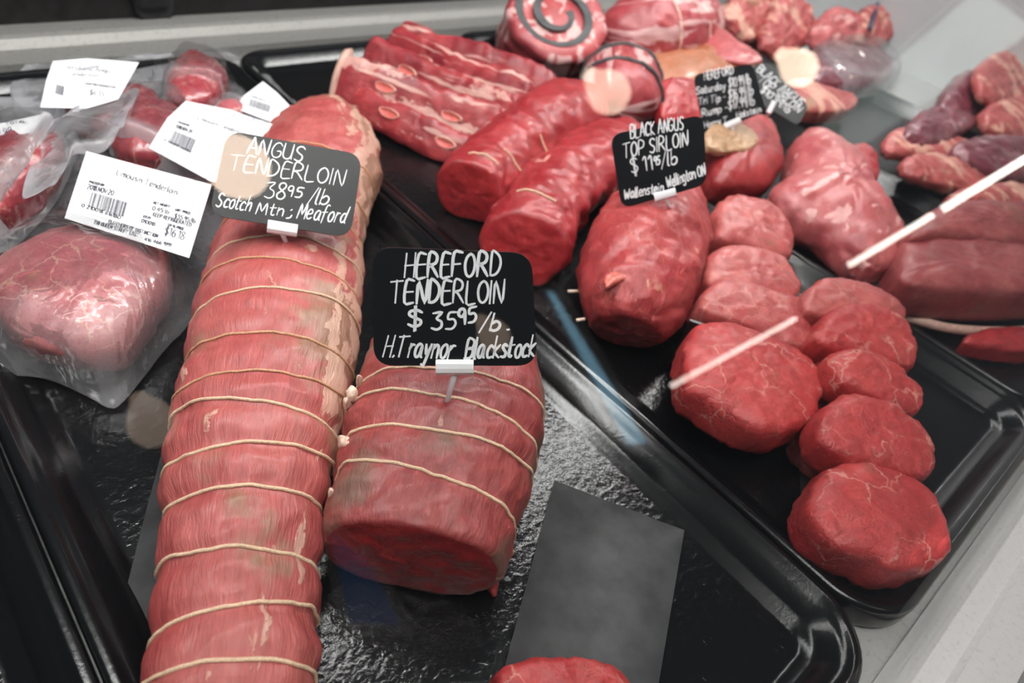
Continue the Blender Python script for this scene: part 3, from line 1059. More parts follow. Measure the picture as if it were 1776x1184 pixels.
# ------------------------------------------------------------------ paper liners
def sheet(name, outline, z, m, label, curl=.0008, seed=0.0, rise=None):
    pts = [at(x, y, z) for x, y in outline]
    cen = sum(pts, Vector()) / len(pts)
    bm = bmesh.new()
    vs = [bm.verts.new(p) for p in pts]
    bm.faces.new(vs)
    for _ in range(5):
        bmesh.ops.subdivide_edges(bm, edges=bm.edges[:], cuts=1, use_grid_fill=True)
        if len(bm.verts) > 1200:
            break
    bmesh.ops.triangulate(bm, faces=[f for f in bm.faces if len(f.verts) > 4])
    bm.verts.ensure_lookup_table()
    for v in bm.verts:
        v.co.z += curl * (nz(v.co, 14, seed) + .3)
    V = [v.co.copy() for v in bm.verts]
    F = [[v.index for v in f.verts] for f in bm.faces]
    nv = len(V)
    bd = [(e.verts[0].index, e.verts[1].index) for e in bm.edges if e.is_boundary]
    bm.normal_update()
    V2 = V + [p - Vector((0, 0, .0003)) for p in V]
    F2 = F + [[i + nv for i in f[::-1]] for f in F] + [[a, b_, b_ + nv, a + nv] for a, b_ in bd]
    bm.free()
    o = mesh_obj(name, V2, F2, m, origin=cen, smooth=True)
    tag(o, label, 'paper', 'black paper liners on the trays')
    return o


sheet('paper_liner', [(318, 640), (250, 900), (178, 1184), (150, 1290), (520, 1300), (520, 900), (540, 640)], .0056, M['paper'], 'dark grey paper liner under the long tied roast, showing along its left side', .0006, 2)
sheet('paper_liner', [(961, 833), (1187, 919), (1142, 1184), (1120, 1330), (840, 1310), (868, 1184)], .0066, M['paper'], 'dark grey paper liner lying bare in front of the short dark roast', .0012, 5)
sheet('paper_liner', [(1386, 815), (1400, 975), (1452, 992), (1600, 960), (1500, 800)], .0056, M['paper'], 'dark grey paper liner under the front filet steak, showing at its left', .0006, 8)

# ------------------------------------------------------------------ long tied tenderloin
rt = 'tied_roast'
st = [((215, 1330), (545, 1330)), ((252, 1184), (549, 1184)), ((274, 1060), (550, 1060)), ((290, 900), (560, 905)), ((294, 800), (578, 815)), ((305, 720), (596, 740)), ((330, 625), (612, 650)), ((345, 545), (622, 570)), ((368, 470), (628, 495)),
      ((392, 405), (626, 425)), ((420, 330), (640, 360)), ((455, 265), (656, 300)), ((482, 225), (646, 248)), ((515, 196), (612, 212)), ((532, 178), (590, 186))]


def amark(t, a):
    d = math.degrees(a)
    d = (d + 90) % 360 - 90          # -90 bottom, 0 right side, 90 top, 180 left
    w = smooth01((98 - d) / 60)      # right flank
    return .12 + .70 * w * (0.35 + .65 * smooth01((t - .05) / .3)) + .28 * smooth01((t - .62) / .25)


root = empty(rt, at(430, 800, ZF + .001))
spx = [1140, 1048, 945, 842, 766, 692, 573, 497, 446, 407]
o, surf, LEN, O = roast('beef', st, [M['angus'], M['hereford_cut']], root, ratio=[.74] * 4 + [.74] * 5 + [.74] * 4 + [.7, .6], ends=('round', 'round'), pinch=(), nring=40, seg=32, seed=2.2)


def s_for_px(surf, LEN, target, a=math.pi / 2):
    best, bs = 1e9, 0
    for i in range(401):
        s = LEN * i / 400
        y = proj(surf(s, a, 0, True))[1]
        if abs(y - target) < best:
            best, bs = abs(y - target), s
    return bs / LEN


ts = [s_for_px(surf, LEN, y) for y in spx] + [s_for_px(surf, LEN, 640), s_for_px(surf, LEN, 350), s_for_px(surf, LEN, 300), s_for_px(surf, LEN, 245)]
bpy.data.objects.remove(o)
o, surf, LEN, O = roast('beef', st, [M['angus'], M['hereford_cut']], root, ratio=[.74] * 13 + [.7, .6], ends=('round', 'round'), pinch=ts, pinch_d=[.055] * 6 + [.03] * 4 + [.02] + [.03] * 3, pinch_w=.0055, ampfn=lambda t: 1 + 1.6 * smooth01((t - .55) / .3),
                        nring=420, seg=110, seed=2.2, amp=.0016, nscale=38, markfn=amark)
for i, t in enumerate(ts):
    twine(root, surf, t * LEN, O, M['twine'] if i < 6 or i in (7, 9) else M['twine_dark'], a0=-40, a1=205, r=.00095 if i < 6 else .0008, lift=.0003, skew=.004 * math.sin(i * 2.1), seed=i * 1.3, wob=.001)
tag(root, 'long twine tied tenderloin roast running up the left tray', 'meat')

# ------------------------------------------------------------------ short dark tied roast
root = empty('tied_roast', at(740, 850, ZF))
st = [((560, 945), (866, 1000)), ((566, 890), (890, 930)), ((578, 845), (905, 880)), ((592, 780), (932, 800)), ((612, 715), (940, 735)), ((632, 660), (936, 680)), ((645, 620), (925, 640)), ((665, 585), (905, 600)), ((700, 560), (870, 572))]


def hmark(t, a):
    d = math.degrees(a)
    d = (d + 90) % 360 - 90
    return .28 + .5 * smooth01((60 - d) / 50) + .30 * smooth01((d - 165) / 20) + .28 * smooth01(1 - abs(d - 95) / 30) * smooth01(1 - abs(t - .28) / .2)


kw = dict(ratio=.70, ends=('cut', 'round'), shear=(.10, 0), sq=2.5, seed=5.5, flat=.95)
o, surf, LEN, O = roast('beef', st, [M['hereford'], M['hereford_cut']], root, nring=40, seg=32, **kw)
ts = [s_for_px(surf, LEN, y) for y in (818, 745, 688, 640)]
bpy.data.objects.remove(o)
o, surf, LEN, O = roast('beef', st, [M['hereford'], M['hereford_cut']], root, nring=260, seg=120, pinch=ts, pinch_d=.028, pinch_w=.005, amp=.0022, nscale=40, markfn=hmark, **kw)
for i, t in enumerate(ts):
    twine(root, surf, t * LEN, O, M['twine'], a0=-35, a1=200, r=.0009, lift=.0002, skew=.003 * (1 if i % 2 else -1), seed=20 + i, wob=.001)
# ragged fat bits at the roast's left side and lower right corner
for i, (px, py, r, z, m) in enumerate(((610, 684, 13, .060, 'fatty'), (622, 662, 8, .062, 'fatty'), (600, 700, 9, .056, 'bone_rim'), (596, 768, 13, .054, 'bone_rim'), (604, 778, 9, .054, 'fatty'), (574, 856, 7, .05, 'bone_rim'))):
    ol = [(px + r * math.cos(a) * random.uniform(.6, 1.3), py + r * .7 * math.sin(a) * random.uniform(.6, 1.3)) for a in [k * .785 for k in range(8)]]
    pebble('fat_bit', ol, z, .006, M[m], root, dome=.3, amp=.001, nscale=200, seed=i, nout=32, nr=6)
vs = [at(x, y, z) for x, y, z in ((845, 1000, .010), (850, 1022, .0075), (838, 1036, .0065))]
vs2, fs2 = tube_data(catmull([at(842, 985, .016), at(852, 1010, .009), at(858, 1034, .0066)], 8), [.006, .0055, .005, .0045, .004, .003, .002, .001], 10)
mesh_obj('fat_flap', vs2, fs2, M['hereford'], root, origin=O)
vs2, fs2 = tube_data(catmull([at(868, 905, .034), at(876, 938, .024), at(888, 962, .016)], 9), [.0012, .0013, .0012, .0013, .0014, .0016, .002, .0022, .0012], 8)
mesh_obj('twine_end', vs2, fs2, M['twine_dark'], root, origin=O)
tag(root, 'short thick dark red tied roast with a flat cut face, under the front sign', 'meat')

# ------------------------------------------------------------------ red roasts in the middle tray
def plain_roast(label, st, mats, strings=(), **kw):
    root = empty('beef_roast', at(*[(st[0][0][i] + st[0][1][i]) / 2 for i in (0, 1)], ZF))
    o, surf, LEN, O = roast('beef', st, mats, root, **kw)
    for i, (t, a0, a1) in enumerate(strings):
        twine(root, surf, t * LEN, O, M['twine'], a0=a0, a1=a1, r=.001, lift=.0002, seed=i)
    tag(root, label, 'meat')
    return root, surf, LEN, O


plain_roast('bright red round roast with an oval cut end, beside the short ribs',
            [((757, 308), (870, 362)), ((790, 262), (898, 335)), ((838, 218), (945, 296)), ((890, 182), (1005, 258)), ((935, 164), (1042, 232)), ((985, 160), (1058, 208))],
            [M['sirloin'], M['sirloin_cut']], strings=((.16, 10, 70), (.05, 60, 110), (.35, 20, 50)), ratio=.88, ends=('cut', 'round'), nring=150, seg=80, amp=.0035, nscale=28, seed=11, pinch=(.17, .45), pinch_d=.05, pinch_w=.012, shear=(.15, 0))
plain_roast('bright red lumpy roast with a ragged cut end, left of the top sirloin sign',
            [((832, 405), (978, 455)), ((860, 352), (998, 420)), ((905, 300), (1020, 372)), ((955, 255), (1062, 340)), ((1010, 226), (1105, 305)), ((1060, 215), (1130, 270))],
            [M['sirloin'], M['sirloin_cut']], strings=((.10, 70, 120),), ratio=.82, ends=('cut', 'round'), nring=150, seg=80, amp=.0045, nscale=30, seed=13, pinch=(.2, .5), pinch_d=.08, pinch_w=.012, shear=(.35, 0))
rr, surf, LEN, O = plain_roast('large deep red sirloin roast behind the front filet steaks, carrying the sirloin sign',
            [((1022, 566), (1150, 588)), ((1006, 520), (1184, 548)), ((1003, 468), (1208, 495)), ((1022, 415), (1224, 440)), ((1060, 365), (1228, 390)), ((1105, 330), (1215, 350))],
            [M['sirloin_dark'], M['sirloin_dark_cut']], ratio=.88, ends=('cut', 'round'), nring=160, seg=90, amp=.003, nscale=35, seed=17, shear=(.05, 0), pinch=(.42,), pinch_d=.03, pinch_w=.02)
for (a, b_) in (((985, 505), (1006, 505)), ((1000, 555), (1014, 553))):
    vs, fs = tube_data([at(*a, .03), at(*b_, .03)], .0012, 8)
    mesh_obj('wooden_pick', vs, fs, M['fatty'], rr, origin=O)
pebble('fat_bit', [(1048, 488), (1060, 476), (1085, 474), (1092, 484), (1070, 490), (1052, 500)], .066, .004, M['scrap'], rr, seed=3, nout=32, nr=6)

# ------------------------------------------------------------------ filet steaks
def steak(label, outline, z, thick, tilt, m='filet', seed=0.0, cat='meat', group=None, name='beef_steak', **kw):
    kw.setdefault('ragged', .0012)
    kw.setdefault('power', .36)
    kw.setdefault('dome', .07)
    kw.setdefault('amp', .0017)
    o = pebble(name, outline, z, thick, M[m], None, tilt=tilt, seed=seed, **kw)
    tag(o, label, cat, group)
    return o


FG = 'filet steaks in the right hand tray'
T = .030
steak('topmost filet steak of the left pile, below the sirloin sign', [(1232, 400), (1234, 368), (1270, 352), (1328, 366), (1354, 396), (1366, 440), (1348, 462), (1290, 445), (1236, 430)], .040, T, (0, .25), 'filet_side', 1, group=FG)
steak('second filet steak down in the left pile, with a pale fat edge', [(1213, 478), (1225, 448), (1280, 440), (1342, 458), (1374, 500), (1366, 532), (1328, 540), (1258, 522), (1215, 505)], .040, T, (0, .22), 'filet_side', 2, group=FG)
steak('third filet steak down in the left pile, above the black divider', [(1204, 530), (1240, 497), (1300, 510), (1368, 532), (1396, 588), (1392, 622), (1360, 618), (1290, 590), (1212, 556)], .036, T, (0, .22), 'filet_side', 3, group=FG)
steak('big round filet steak in front of the black divider, under the white streak', [(1172, 645), (1178, 602), (1208, 578), (1262, 582), (1332, 604), (1390, 640), (1411, 684), (1403, 730), (1372, 758), (1322, 770), (1268, 752), (1213, 716), (1180, 690)], .034, .034, (-.02, .10), 'filet', 4, group=FG)
steak('topmost filet steak of the right pile', [(1378, 530), (1400, 502), (1440, 494), (1500, 510), (1548, 540), (1556, 564), (1505, 575), (1440, 570), (1392, 556)], .040, T, (0, .28), 'filet_side', 5, group=FG)
steak('second filet steak down in the right pile', [(1398, 592), (1418, 557), (1450, 540), (1510, 546), (1558, 572), (1572, 630), (1555, 652), (1500, 637), (1430, 622), (1402, 607)], .042, T, (0, .26), 'filet', 6, group=FG)
steak('small filet steak edge tucked left of the narrow third one in the right pile', [(1402, 645), (1415, 628), (1438, 622), (1460, 655), (1466, 690), (1440, 702), (1410, 690)], .026, .024, (0, .1), 'filet_side', 7, group=FG)
steak('narrow third filet steak down in the right pile, with two forked fat lines', [(1422, 640), (1440, 620), (1490, 622), (1545, 655), (1578, 692), (1573, 728), (1542, 730), (1490, 708), (1440, 678)], .040, T, (0, .26), 'filet', 8, group=FG)
steak('fourth filet steak down in the right pile, just above the front one', [(1400, 750), (1420, 714), (1452, 698), (1510, 706), (1568, 744), (1600, 790), (1598, 828), (1572, 845), (1520, 830), (1450, 812), (1412, 790)], .038, T, (0, .2), 'filet', 9, group=FG)
steak('half hidden filet steak lying low between the two piles', [(1368, 772), (1392, 756), (1420, 770), (1450, 800), (1462, 826), (1430, 826), (1392, 802)], .014, .018, (0, 0), 'filet_side', 10, group=FG)
steak('front filet steak nearest the glass, with a brownish lower edge', [(1384, 892), (1396, 848), (1428, 826), (1480, 816), (1545, 836), (1596, 872), (1622, 930), (1624, 978), (1588, 1000), (1532, 1008), (1478, 985), (1420, 958), (1392, 928)], .030, .034, (0, .10), 'filet', 12, group=FG)
steak('top of a steak at the bottom edge, on the bare paper liner', [(852, 1192), (880, 1164), (950, 1154), (1020, 1162), (1075, 1186), (1090, 1250), (1000, 1290), (880, 1270)], .026, .030, (0, .05), 'filet', 14)
# black divider strip
a, b_, c, d = at(1196, 556, .048), at(1398, 632, .048), at(1398, 632, .048), at(1196, 556, .048)
vs, fs = tube_data([at(1150, 628, .020), at(1196, 553, .046), at(1290, 588, .050), at(1392, 628, .046), at(1402, 640, .02)], [.003, .003, .003, .003, .003], 8)
dv = at(1196, 556, .05) - at(1398, 632, .05)
A0, A1 = at(1196, 556, .046), at(1392, 628, .046)
off = Vector((A1 - A0).normalized().cross(Vector((0, 0, 1)))) * .0012
V = []
for p in (A0, A1):
    for zz in (ZF, .047):
        for s in (-1, 1):
            V.append(Vector((p.x, p.y, zz)) + off * s)
F = [[0, 1, 3, 2], [4, 6, 7, 5], [0, 4, 5, 1], [2, 3, 7, 6], [0, 2, 6, 4], [1, 5, 7, 3]]
dvd = mesh_obj('tray_divider', V, F, M['black'], smooth=False, origin=Vector(((A0.x + A1.x) / 2, (A0.y + A1.y) / 2, ZF)))
tag(dvd, 'thin black plastic divider behind the big round filet steak', 'divider')

# ------------------------------------------------------------------ short ribs
RG = 'short rib strips piled at the back'
ribs = [((622, 152), (858, 246), .036, .018), ((602, 96), (874, 186), .056, .027), ((645, 66), (898, 164), .060, .026), ((688, 42), (930, 146), .066, .027), ((704, 28), (968, 130), .070, .028)]
rl = ['front strip of the short rib pile, nearest the round roast', 'second strip from the front of the short rib pile', 'middle strip of the short rib pile', 'fourth strip from the front of the short rib pile', 'rearmost strip of the short rib pile, against the ledge']
for i, (a, c, zc, hh) in enumerate(ribs):
    A0, A1 = at(*a, zc), at(*c, zc)
    A0 = A0 + (A1 - A0) * 0
    d = (A1 - A0).normalized()
    root = empty('short_rib', Vector(((A0.x + A1.x) / 2, (A0.y + A1.y) / 2, ZF)))
    side = Vector((d.y, -d.x, 0)).normalized()        # towards the viewer
    if side.y > 0:
        side = -side
    fn = (side * .88 + Vector((0, 0, 1)) * .47).normalized()   # cut face normal
    upv = fn.cross(d).normalized()
    if upv.z < 0:
        upv = -upv
    V, F, UV = [], [], []
    n, seg = 90, 36
    half = hh
    th = .0075
    A0, A1 = A0 - upv * half, A1 - upv * half
    for k in range(n + 1):
        u = k / n
        c0 = A0.lerp(A1, u) + Vector((0, 0, 1)) * (.003 * math.sin(u * 5 + i)) + side * (.004 * math.sin(u * 3.2 + i * 2))
        e = min(1, min(u, 1 - u) / .05)
        ke = .55 + .45 * math.sqrt(max(0, 1 - (1 - e) ** 2))
        hv = half * ke * (1 + .14 * nz(Vector((u * 4, i, 0)), 1.5, i))
        for j in range(seg):
            an = 2 * math.pi * j / seg
            ca, sa = math.cos(an), math.sin(an)
            m_ = (abs(ca) ** 4 + abs(sa) ** 4) ** (-.25)
            p = c0 + upv * (hv * ca * m_) + fn * (th * sa * m_)
            p = p + fn * (.0014 * nz(p, 70, i)) + upv * .002 * nz(p, 60, i + 3)
            if p.z < ZF + .001:
                p.z = ZF + .001
            V.append(p)
            UV.append((hv * ca * m_ + .1 * (sa > 0), u * .2 + i * .37))
    for k in range(n):
        for j in range(seg):
            F.append([k * seg + j, (k + 1) * seg + j, (k + 1) * seg + (j + 1) % seg, k * seg + (j + 1) % seg])
    F.append(list(range(seg)))
    F.append([n * seg + j for j in range(seg)][::-1])
    if upv.cross(fn).dot(d) < 0:
        F = [f[::-1] for f in F]
    mesh_obj('meat_strip', V, F, M['rib'], root, origin=root.location.copy(), uvs=UV)
    # round bone ends showing in the cut face
    for q, (u, vv) in enumerate(((.30, .25), (.72, .1))):
        cb = A0.lerp(A1, u) + upv * half * vv + fn * (th + .0006) + side * (.004 * math.sin(u * 3.2 + i * 2)) + Vector((0, 0, 1)) * (.003 * math.sin(u * 5 + i))
        Vb, Fb, mi = [], [], []
        for rr_, zz in ((1.12, -.001), (1.08, .0006), (1.0, .0009), (.96, .0006), (.0, .0004)):
            for j in range(20):
                an = 2 * math.pi * j / 20
                Vb.append(cb + d * .0105 * rr_ * math.cos(an) * (1 + .1 * math.sin(3 * an + i)) + upv * .0045 * rr_ * math.sin(an) + fn * zz)
        for r_ in range(4):
            for j in range(20):
                Fb.append([r_ * 20 + j, r_ * 20 + (j + 1) % 20, (r_ + 1) * 20 + (j + 1) % 20, (r_ + 1) * 20 + j])
                mi.append(0 if r_ < 2 else 1)
        mesh_obj('rib_bone', Vb, Fb, [M['bone_rim'], M['bone']], root, mids=mi, origin=root.location.copy())
    # pale fat end
    if i == 1:
        pe = A0 - d * .002
        V, F = tube_data([pe - d * .004 - upv * .0, pe, pe + d * .005], [.008, .015, .016], 20)
        V = [pe + (v - pe) + upv * ((v - pe).dot(upv)) * 1.2 for v in V]
        mesh_obj('fat_end', V, F, M['slab_fat'], root, origin=root.location.copy())
    pe = A1 + d * .002 - upv * .006
    V, F = tube_data([pe - d * .006, pe, pe + d * .004, pe + d * .005], [.0082, .0088, .0075, .004], 20)
    mesh_obj('rib_bone', V, F, M['bone_rim'], root, origin=root.location.copy())
    tag(root, rl[i], 'meat', RG)

# ------------------------------------------------------------------ rolled roasts at the back
def standing_roll(label, top_px, rpx, h, zf, tilt_px, m_side, m_cut, spiral=True, name='rolled_roast'):
    """a roll standing on end: top ellipse centre in pixels, radius in pixels, height h"""
    c1 = at(*top_px, zf + h)
    r = (at(top_px[0] + rpx, top_px[1], zf + h) - at(top_px[0] - rpx, top_px[1], zf + h)).length / 2
    base = Vector((c1.x, c1.y, zf)) + Vector(tilt_px)
    ax = (c1 - base).normalized()
    s = ax.orthogonal().normalized()
    t = ax.cross(s)
    root = empty(name, base)
    V, F, MI, UV = [], [], [], []
    n, seg = 40, 64
    H = (c1 - base).length
    for k in range(n + 1):
        u = k / n
        e = min(1, min(u, 1 - u) / .1)
        rr = r * (.9 + .1 * math.sqrt(max(0, 1 - (1 - e) ** 2))) * (1 - .05 * math.exp(-((u - .55) / .05) ** 2))
        for j in range(seg):
            an = 2 * math.pi * j / seg
            p = base + ax * H * u + (s * math.cos(an) + t * math.sin(an)) * rr
            p += (p - base - ax * H * u).normalized() * .003 * nz(p, 45, r * 90)
            if p.z < zf + .0005:
                p.z = zf + .0005
            V.append(p); UV.append((an * r, u * H))
    for k in range(n):
        for j in range(seg):
            F.append([k * seg + j, k * seg + (j + 1) % seg, (k + 1) * seg + (j + 1) % seg, (k + 1) * seg + j]); MI.append(0)
    pb = n * seg
    for q in range(1, 9):
        f = 1 - q / 9
        nb = len(V)
        for j in range(seg):
            v = base + ax * H + (V[n * seg + j] - base - ax * H) * f + ax * .0025 * math.sin(9 * f)
            V.append(v); UV.append((v.x, v.y))
        for j in range(seg):
            F.append([pb + j, pb + (j + 1) % seg, nb + (j + 1) % seg, nb + j]); MI.append(1)
        pb = nb
    F.append([pb + j for j in range(seg)]); MI.append(1)
    F.append([j for j in range(seg)][::-1]); MI.append(0)
    mesh_obj('beef', V, F, [m_side, m_cut], root, mids=MI, origin=base, uvs=UV)
    if spiral:
        # black casing wound through the cut face
        pts = []
        for k in range(110):
            u = k / 109
            an = .6 + u * 2 * math.pi * 1.75
            rr = r * (.84 - .62 * u)
            pts.append(base + ax * (H + .001) + (s * math.cos(an) + t * math.sin(an)) * rr)
        V, F = [], []
        for k, p in enumerate(pts):
            rad = (p - base - ax * (H + .001)).normalized()
            w = .0030 * (1 + .8 * math.sin(k * .09 + 1.0) ** 2)
            for a_, b2 in ((-w, -.002), (-w, .0022), (w, .0022), (w, -.002)):
                V.append(p + rad * a_ + ax * b2)
        for k in range(len(pts) - 1):
            for j in range(4):
                F.append([k * 4 + j, k * 4 + (j + 1) % 4, k * 4 + 4 + (j + 1) % 4, k * 4 + 4 + j])
        F += [[0, 1, 2, 3], [len(V) - 1, len(V) - 2, len(V) - 3, len(V) - 4]]
        mesh_obj('spiral_casing', V, F, M['paper'], root, smooth=False, origin=base)
    tag(root, label, 'meat')
    return root


standing_roll('rolled roast standing on end with a dark spiral in its top face', (968, 26), 72, .075, ZF, (.026, .04, 0), M['roll'], M['roll_cut'])
root = empty('rolled_roast', at(1120, 90, ZF))
o, surf, LEN, O = roast('beef', [((1050, 112), (1050, 0)), ((1085, 125), (1080, -8)), ((1130, 128), (1125, -14)), ((1175, 118), (1165, -12)), ((1212, 88), (1205, -10))],
                        [M['roll'], M['roll_cut']], root, ratio=.95, ends=('round', 'cut'), nring=110, seg=72, amp=.003, nscale=45, seed=23, pinch=(.3, .55, .8), pinch_d=.05, pinch_w=.005, lift=[.006] * 5)
for i, t in enumerate((.3, .55, .8)):
    twine(root, surf, t * LEN, O, M['fatty'], a0=-20, a1=200, r=.0012, lift=.0002, seed=40 + i)
tag(root, 'fat striped rolled roast lying on its side behind the small tied roll', 'meat')
root = empty('rolled_roast', at(1075, 160, ZF))
o, surf, LEN, O = roast('beef', [((1000, 165), (1128, 215)), ((1008, 135), (1140, 192)), ((1020, 108), (1140, 160)), ((1045, 95), (1125, 132))], [M['roll'], M['roll_cut']], root, ratio=.85, ends=('round', 'round'), nring=80, seg=64, amp=.002, nscale=50, seed=29)
for i, t in enumerate((.22, .5)):
    pts = [surf(t * LEN + .006 * math.cos(math.radians(-30 + 2 * k)), math.radians(-30 + 2 * k), .0006) for k in range(120)]
    V, F = tube_data(pts, .0028, 8)
    mesh_obj('casing_band', V, F, M['paper'], root, origin=O)
tag(root, 'small dark rolled roast banded with grey strips, behind the round red roast', 'meat')
steak('plain red steak slab between the banded roll and the second black sign', [(1142, 160), (1150, 143), (1195, 142), (1215, 160), (1220, 205), (1205, 215), (1145, 212)], .040, .02, (0, .5), 'sirloin_cut', 31)
steak('orange marinated meat piece behind the second black sign', [(1095, 128), (1105, 105), (1160, 100), (1215, 72), (1262, 75), (1300, 100), (1320, 118), (1300, 145), (1230, 162), (1170, 170), (1110, 150)], .034, .034, (0, .12), 'orange', 32, power=.7, dome=.3)
steak('pale pink boneless cut lying on top of the orange marinated piece', [(1205, 70), (1225, 48), (1255, 55), (1285, 82), (1322, 104), (1290, 112), (1240, 100)], .058, .014, (.05, .05), 'pink', 33, dome=.4, power=.8)
steak('browned fat cap steak standing under the second black sign', [(1222, 265), (1226, 225), (1262, 216), (1312, 232), (1342, 272), (1345, 305), (1318, 338), (1262, 342), (1225, 325)], .038, .05, (0, .25), 'sirloin_dark_cut', 34, power=.6)
steak('layer of browned fat on top of the steak under the second black sign', [(1222, 252), (1228, 226), (1262, 214), (1300, 228), (1312, 250), (1290, 264), (1240, 266)], .066, .010, (0, .3), 'brownfat', 35, amp=.002, nscale=120)
steak('dull red oval steak leaning behind the browned fat cap steak', [(1285, 230), (1300, 205), (1330, 215), (1344, 245), (1340, 275), (1318, 280), (1295, 262)], .045, .022, (0, .4), 'filet_side', 36)
# ------------------------------------------------------------------ pink roast and flank slabs
steak('large pale pink roast in the tray right of the filet steaks', [(1330, 345), (1362, 305), (1366, 262), (1398, 236), (1450, 262), (1492, 300), (1512, 350), (1558, 420), (1552, 452), (1528, 480), (1480, 466), (1430, 428), (1385, 400), (1348, 380)], .036, .052, (0, .08), 'pink', 41, power=.6, dome=.25, amp=.004, nscale=32, crease=.0025)
steak('small red piece tucked behind the large pale pink roast', [(1452, 285), (1470, 262), (1500, 268), (1515, 300), (1505, 330), (1475, 325)], .034, .03, (0, .2), 'sirloin_cut', 42)
steak('folded reddish flap hanging at the front of the pale pink roast', [(1470, 430), (1510, 410), (1548, 425), (1562, 446), (1530, 478), (1490, 470)], .030, .028, (0, .1), 'pink', 47, amp=.003, nscale=60)
steak('long thick aged flank slab with a pale fat edge at the right', [(1537, 490), (1548, 445), (1580, 425), (1650, 430), (1740, 445), (1830, 470), (1840, 522), (1776, 534), (1660, 532), (1580, 522), (1545, 508)], .036, .046, (0, .05), 'slab', 43, power=.35, dome=.02)
steak('second flank slab lying behind the long aged slab', [(1565, 425), (1600, 380), (1660, 364), (1740, 365), (1830, 385), (1840, 450), (1740, 440), (1640, 430)], .048, .036, (0, .15), 'slab', 44, power=.4)
V, F = tube_data(catmull([at(1566, 548, .014), at(1640, 568, .014), at(1710, 574, .014), at(1776, 573, .014), at(1850, 566, .014)], 24), .0046, 10)
o = mesh_obj('fat_strip', V, F, M['slab_fat'], origin=at(1700, 575, .012))
tag(o, 'pale fat strip along the lower edge of the long aged slab', 'fat')
steak('bright red steak with a white fat corner under the aged slab', [(1662, 604), (1682, 586), (1730, 578), (1800, 582), (1840, 604), (1790, 622), (1720, 616)], .014, .020, (0, 0), 'sirloin_cut', 45)
# ------------------------------------------------------------------ far right: striped chops
CG = 'striped chops at the far right'
chops = [([(1690, 130), (1715, 98), (1760, 90), (1830, 105), (1840, 170), (1776, 190), (1710, 180)], .06, .03, (-.1, .6), 'fat_stripe', 'uppermost striped red chop at the right edge'),
         ([(1625, 185), (1650, 140), (1690, 120), (1740, 135), (1735, 180), (1690, 205), (1640, 210)], .05, .03, (0, .5), 'purple', 'dark purple wrapped cut below the uppermost chop at the right edge'),
         ([(1560, 240), (1600, 195), (1660, 200), (1690, 215), (1660, 240), (1600, 262)], .046, .028, (0, .4), 'purple', 'dark purple cut left of the lower chops at the right'),
         ([(1700, 200), (1740, 175), (1840, 160), (1850, 240), (1776, 250), (1720, 235)], .046, .03, (0, .4), 'fat_stripe', 'striped chop below the uppermost one at the right edge'),
         ([(1530, 250), (1560, 225), (1640, 235), (1700, 265), (1690, 285), (1610, 278), (1550, 272)], .036, .022, (0, .3), 'fat_stripe', 'long thin striped chop nearest the pale panel band'),
         ([(1560, 285), (1600, 272), (1680, 285), (1720, 315), (1690, 335), (1620, 325), (1575, 308)], .034, .022, (0, .3), 'fat_stripe', 'striped chop in the middle of the far right tray'),
         ([(1650, 260), (1700, 240), (1776, 245), (1850, 265), (1850, 320), (1776, 318), (1700, 300)], .036, .026, (0, .3), 'purple', 'dark chop crossing the right edge of the frame'),
         ([(1640, 345), (1690, 325), (1776, 325), (1850, 345), (1850, 372), (1750, 368), (1680, 360)], .03, .022, (0, .2), 'fat_stripe', 'lowest striped chop at the right edge, above the second flank slab')]
for i, (ol, z, th, tl, m, lb) in enumerate(chops):
    steak(lb, ol, z, th, tl, m, 50 + i, group=CG, name='meat_chop', power=.6, amp=.003, nscale=50)
# ------------------------------------------------------------------ upper right: crumpled cuts, wrapped pack
UG = 'crumpled cuts at the upper right'
ups = [([(1252, 40), (1258, 5), (1290, -15), (1335, -10), (1345, 30), (1330, 70), (1290, 78)], .06, .035, (0, .9), 'leftmost crumpled cut at the upper right, beside the striped roll'),
       ([(1318, 80), (1330, 25), (1350, -10), (1388, 0), (1408, 40), (1395, 80), (1350, 105)], .055, .032, (0, .9), 'second crumpled cut from the left at the upper right'),
       ([(1400, 70), (1415, 35), (1445, 14), (1475, 25), (1490, 55), (1480, 82), (1430, 90)], .055, .032, (0, .8), 'third crumpled cut from the left at the upper right'),
       ([(1478, 60), (1490, 20), (1515, 8), (1545, 25), (1540, 70), (1515, 85), (1488, 80)], .055, .030, (0, .8), 'rightmost crumpled cut at the upper right, with a dark spike in it')]
for i, (ol, z, th, tl, lb) in enumerate(ups):
    steak(lb, ol, z, th, tl, 'fat_stripe' if i != 2 else 'pink', 60 + i, group=UG, name='meat_cut', power=.7, amp=.005, nscale=50, crease=.003)
V, F = tube_data([at(1509, 50, .07), at(1522, 8, .085), at(1534, -30, .10)], [.004, .0045, .0045], 12)
o = mesh_obj('sign_spike', V, F, simple_mat('navy_plastic', (.03, .03, .07), .3), origin=at(1509, 50, .07))
tag(o, 'dark blue spike stuck in the rightmost crumpled cut', 'spike')


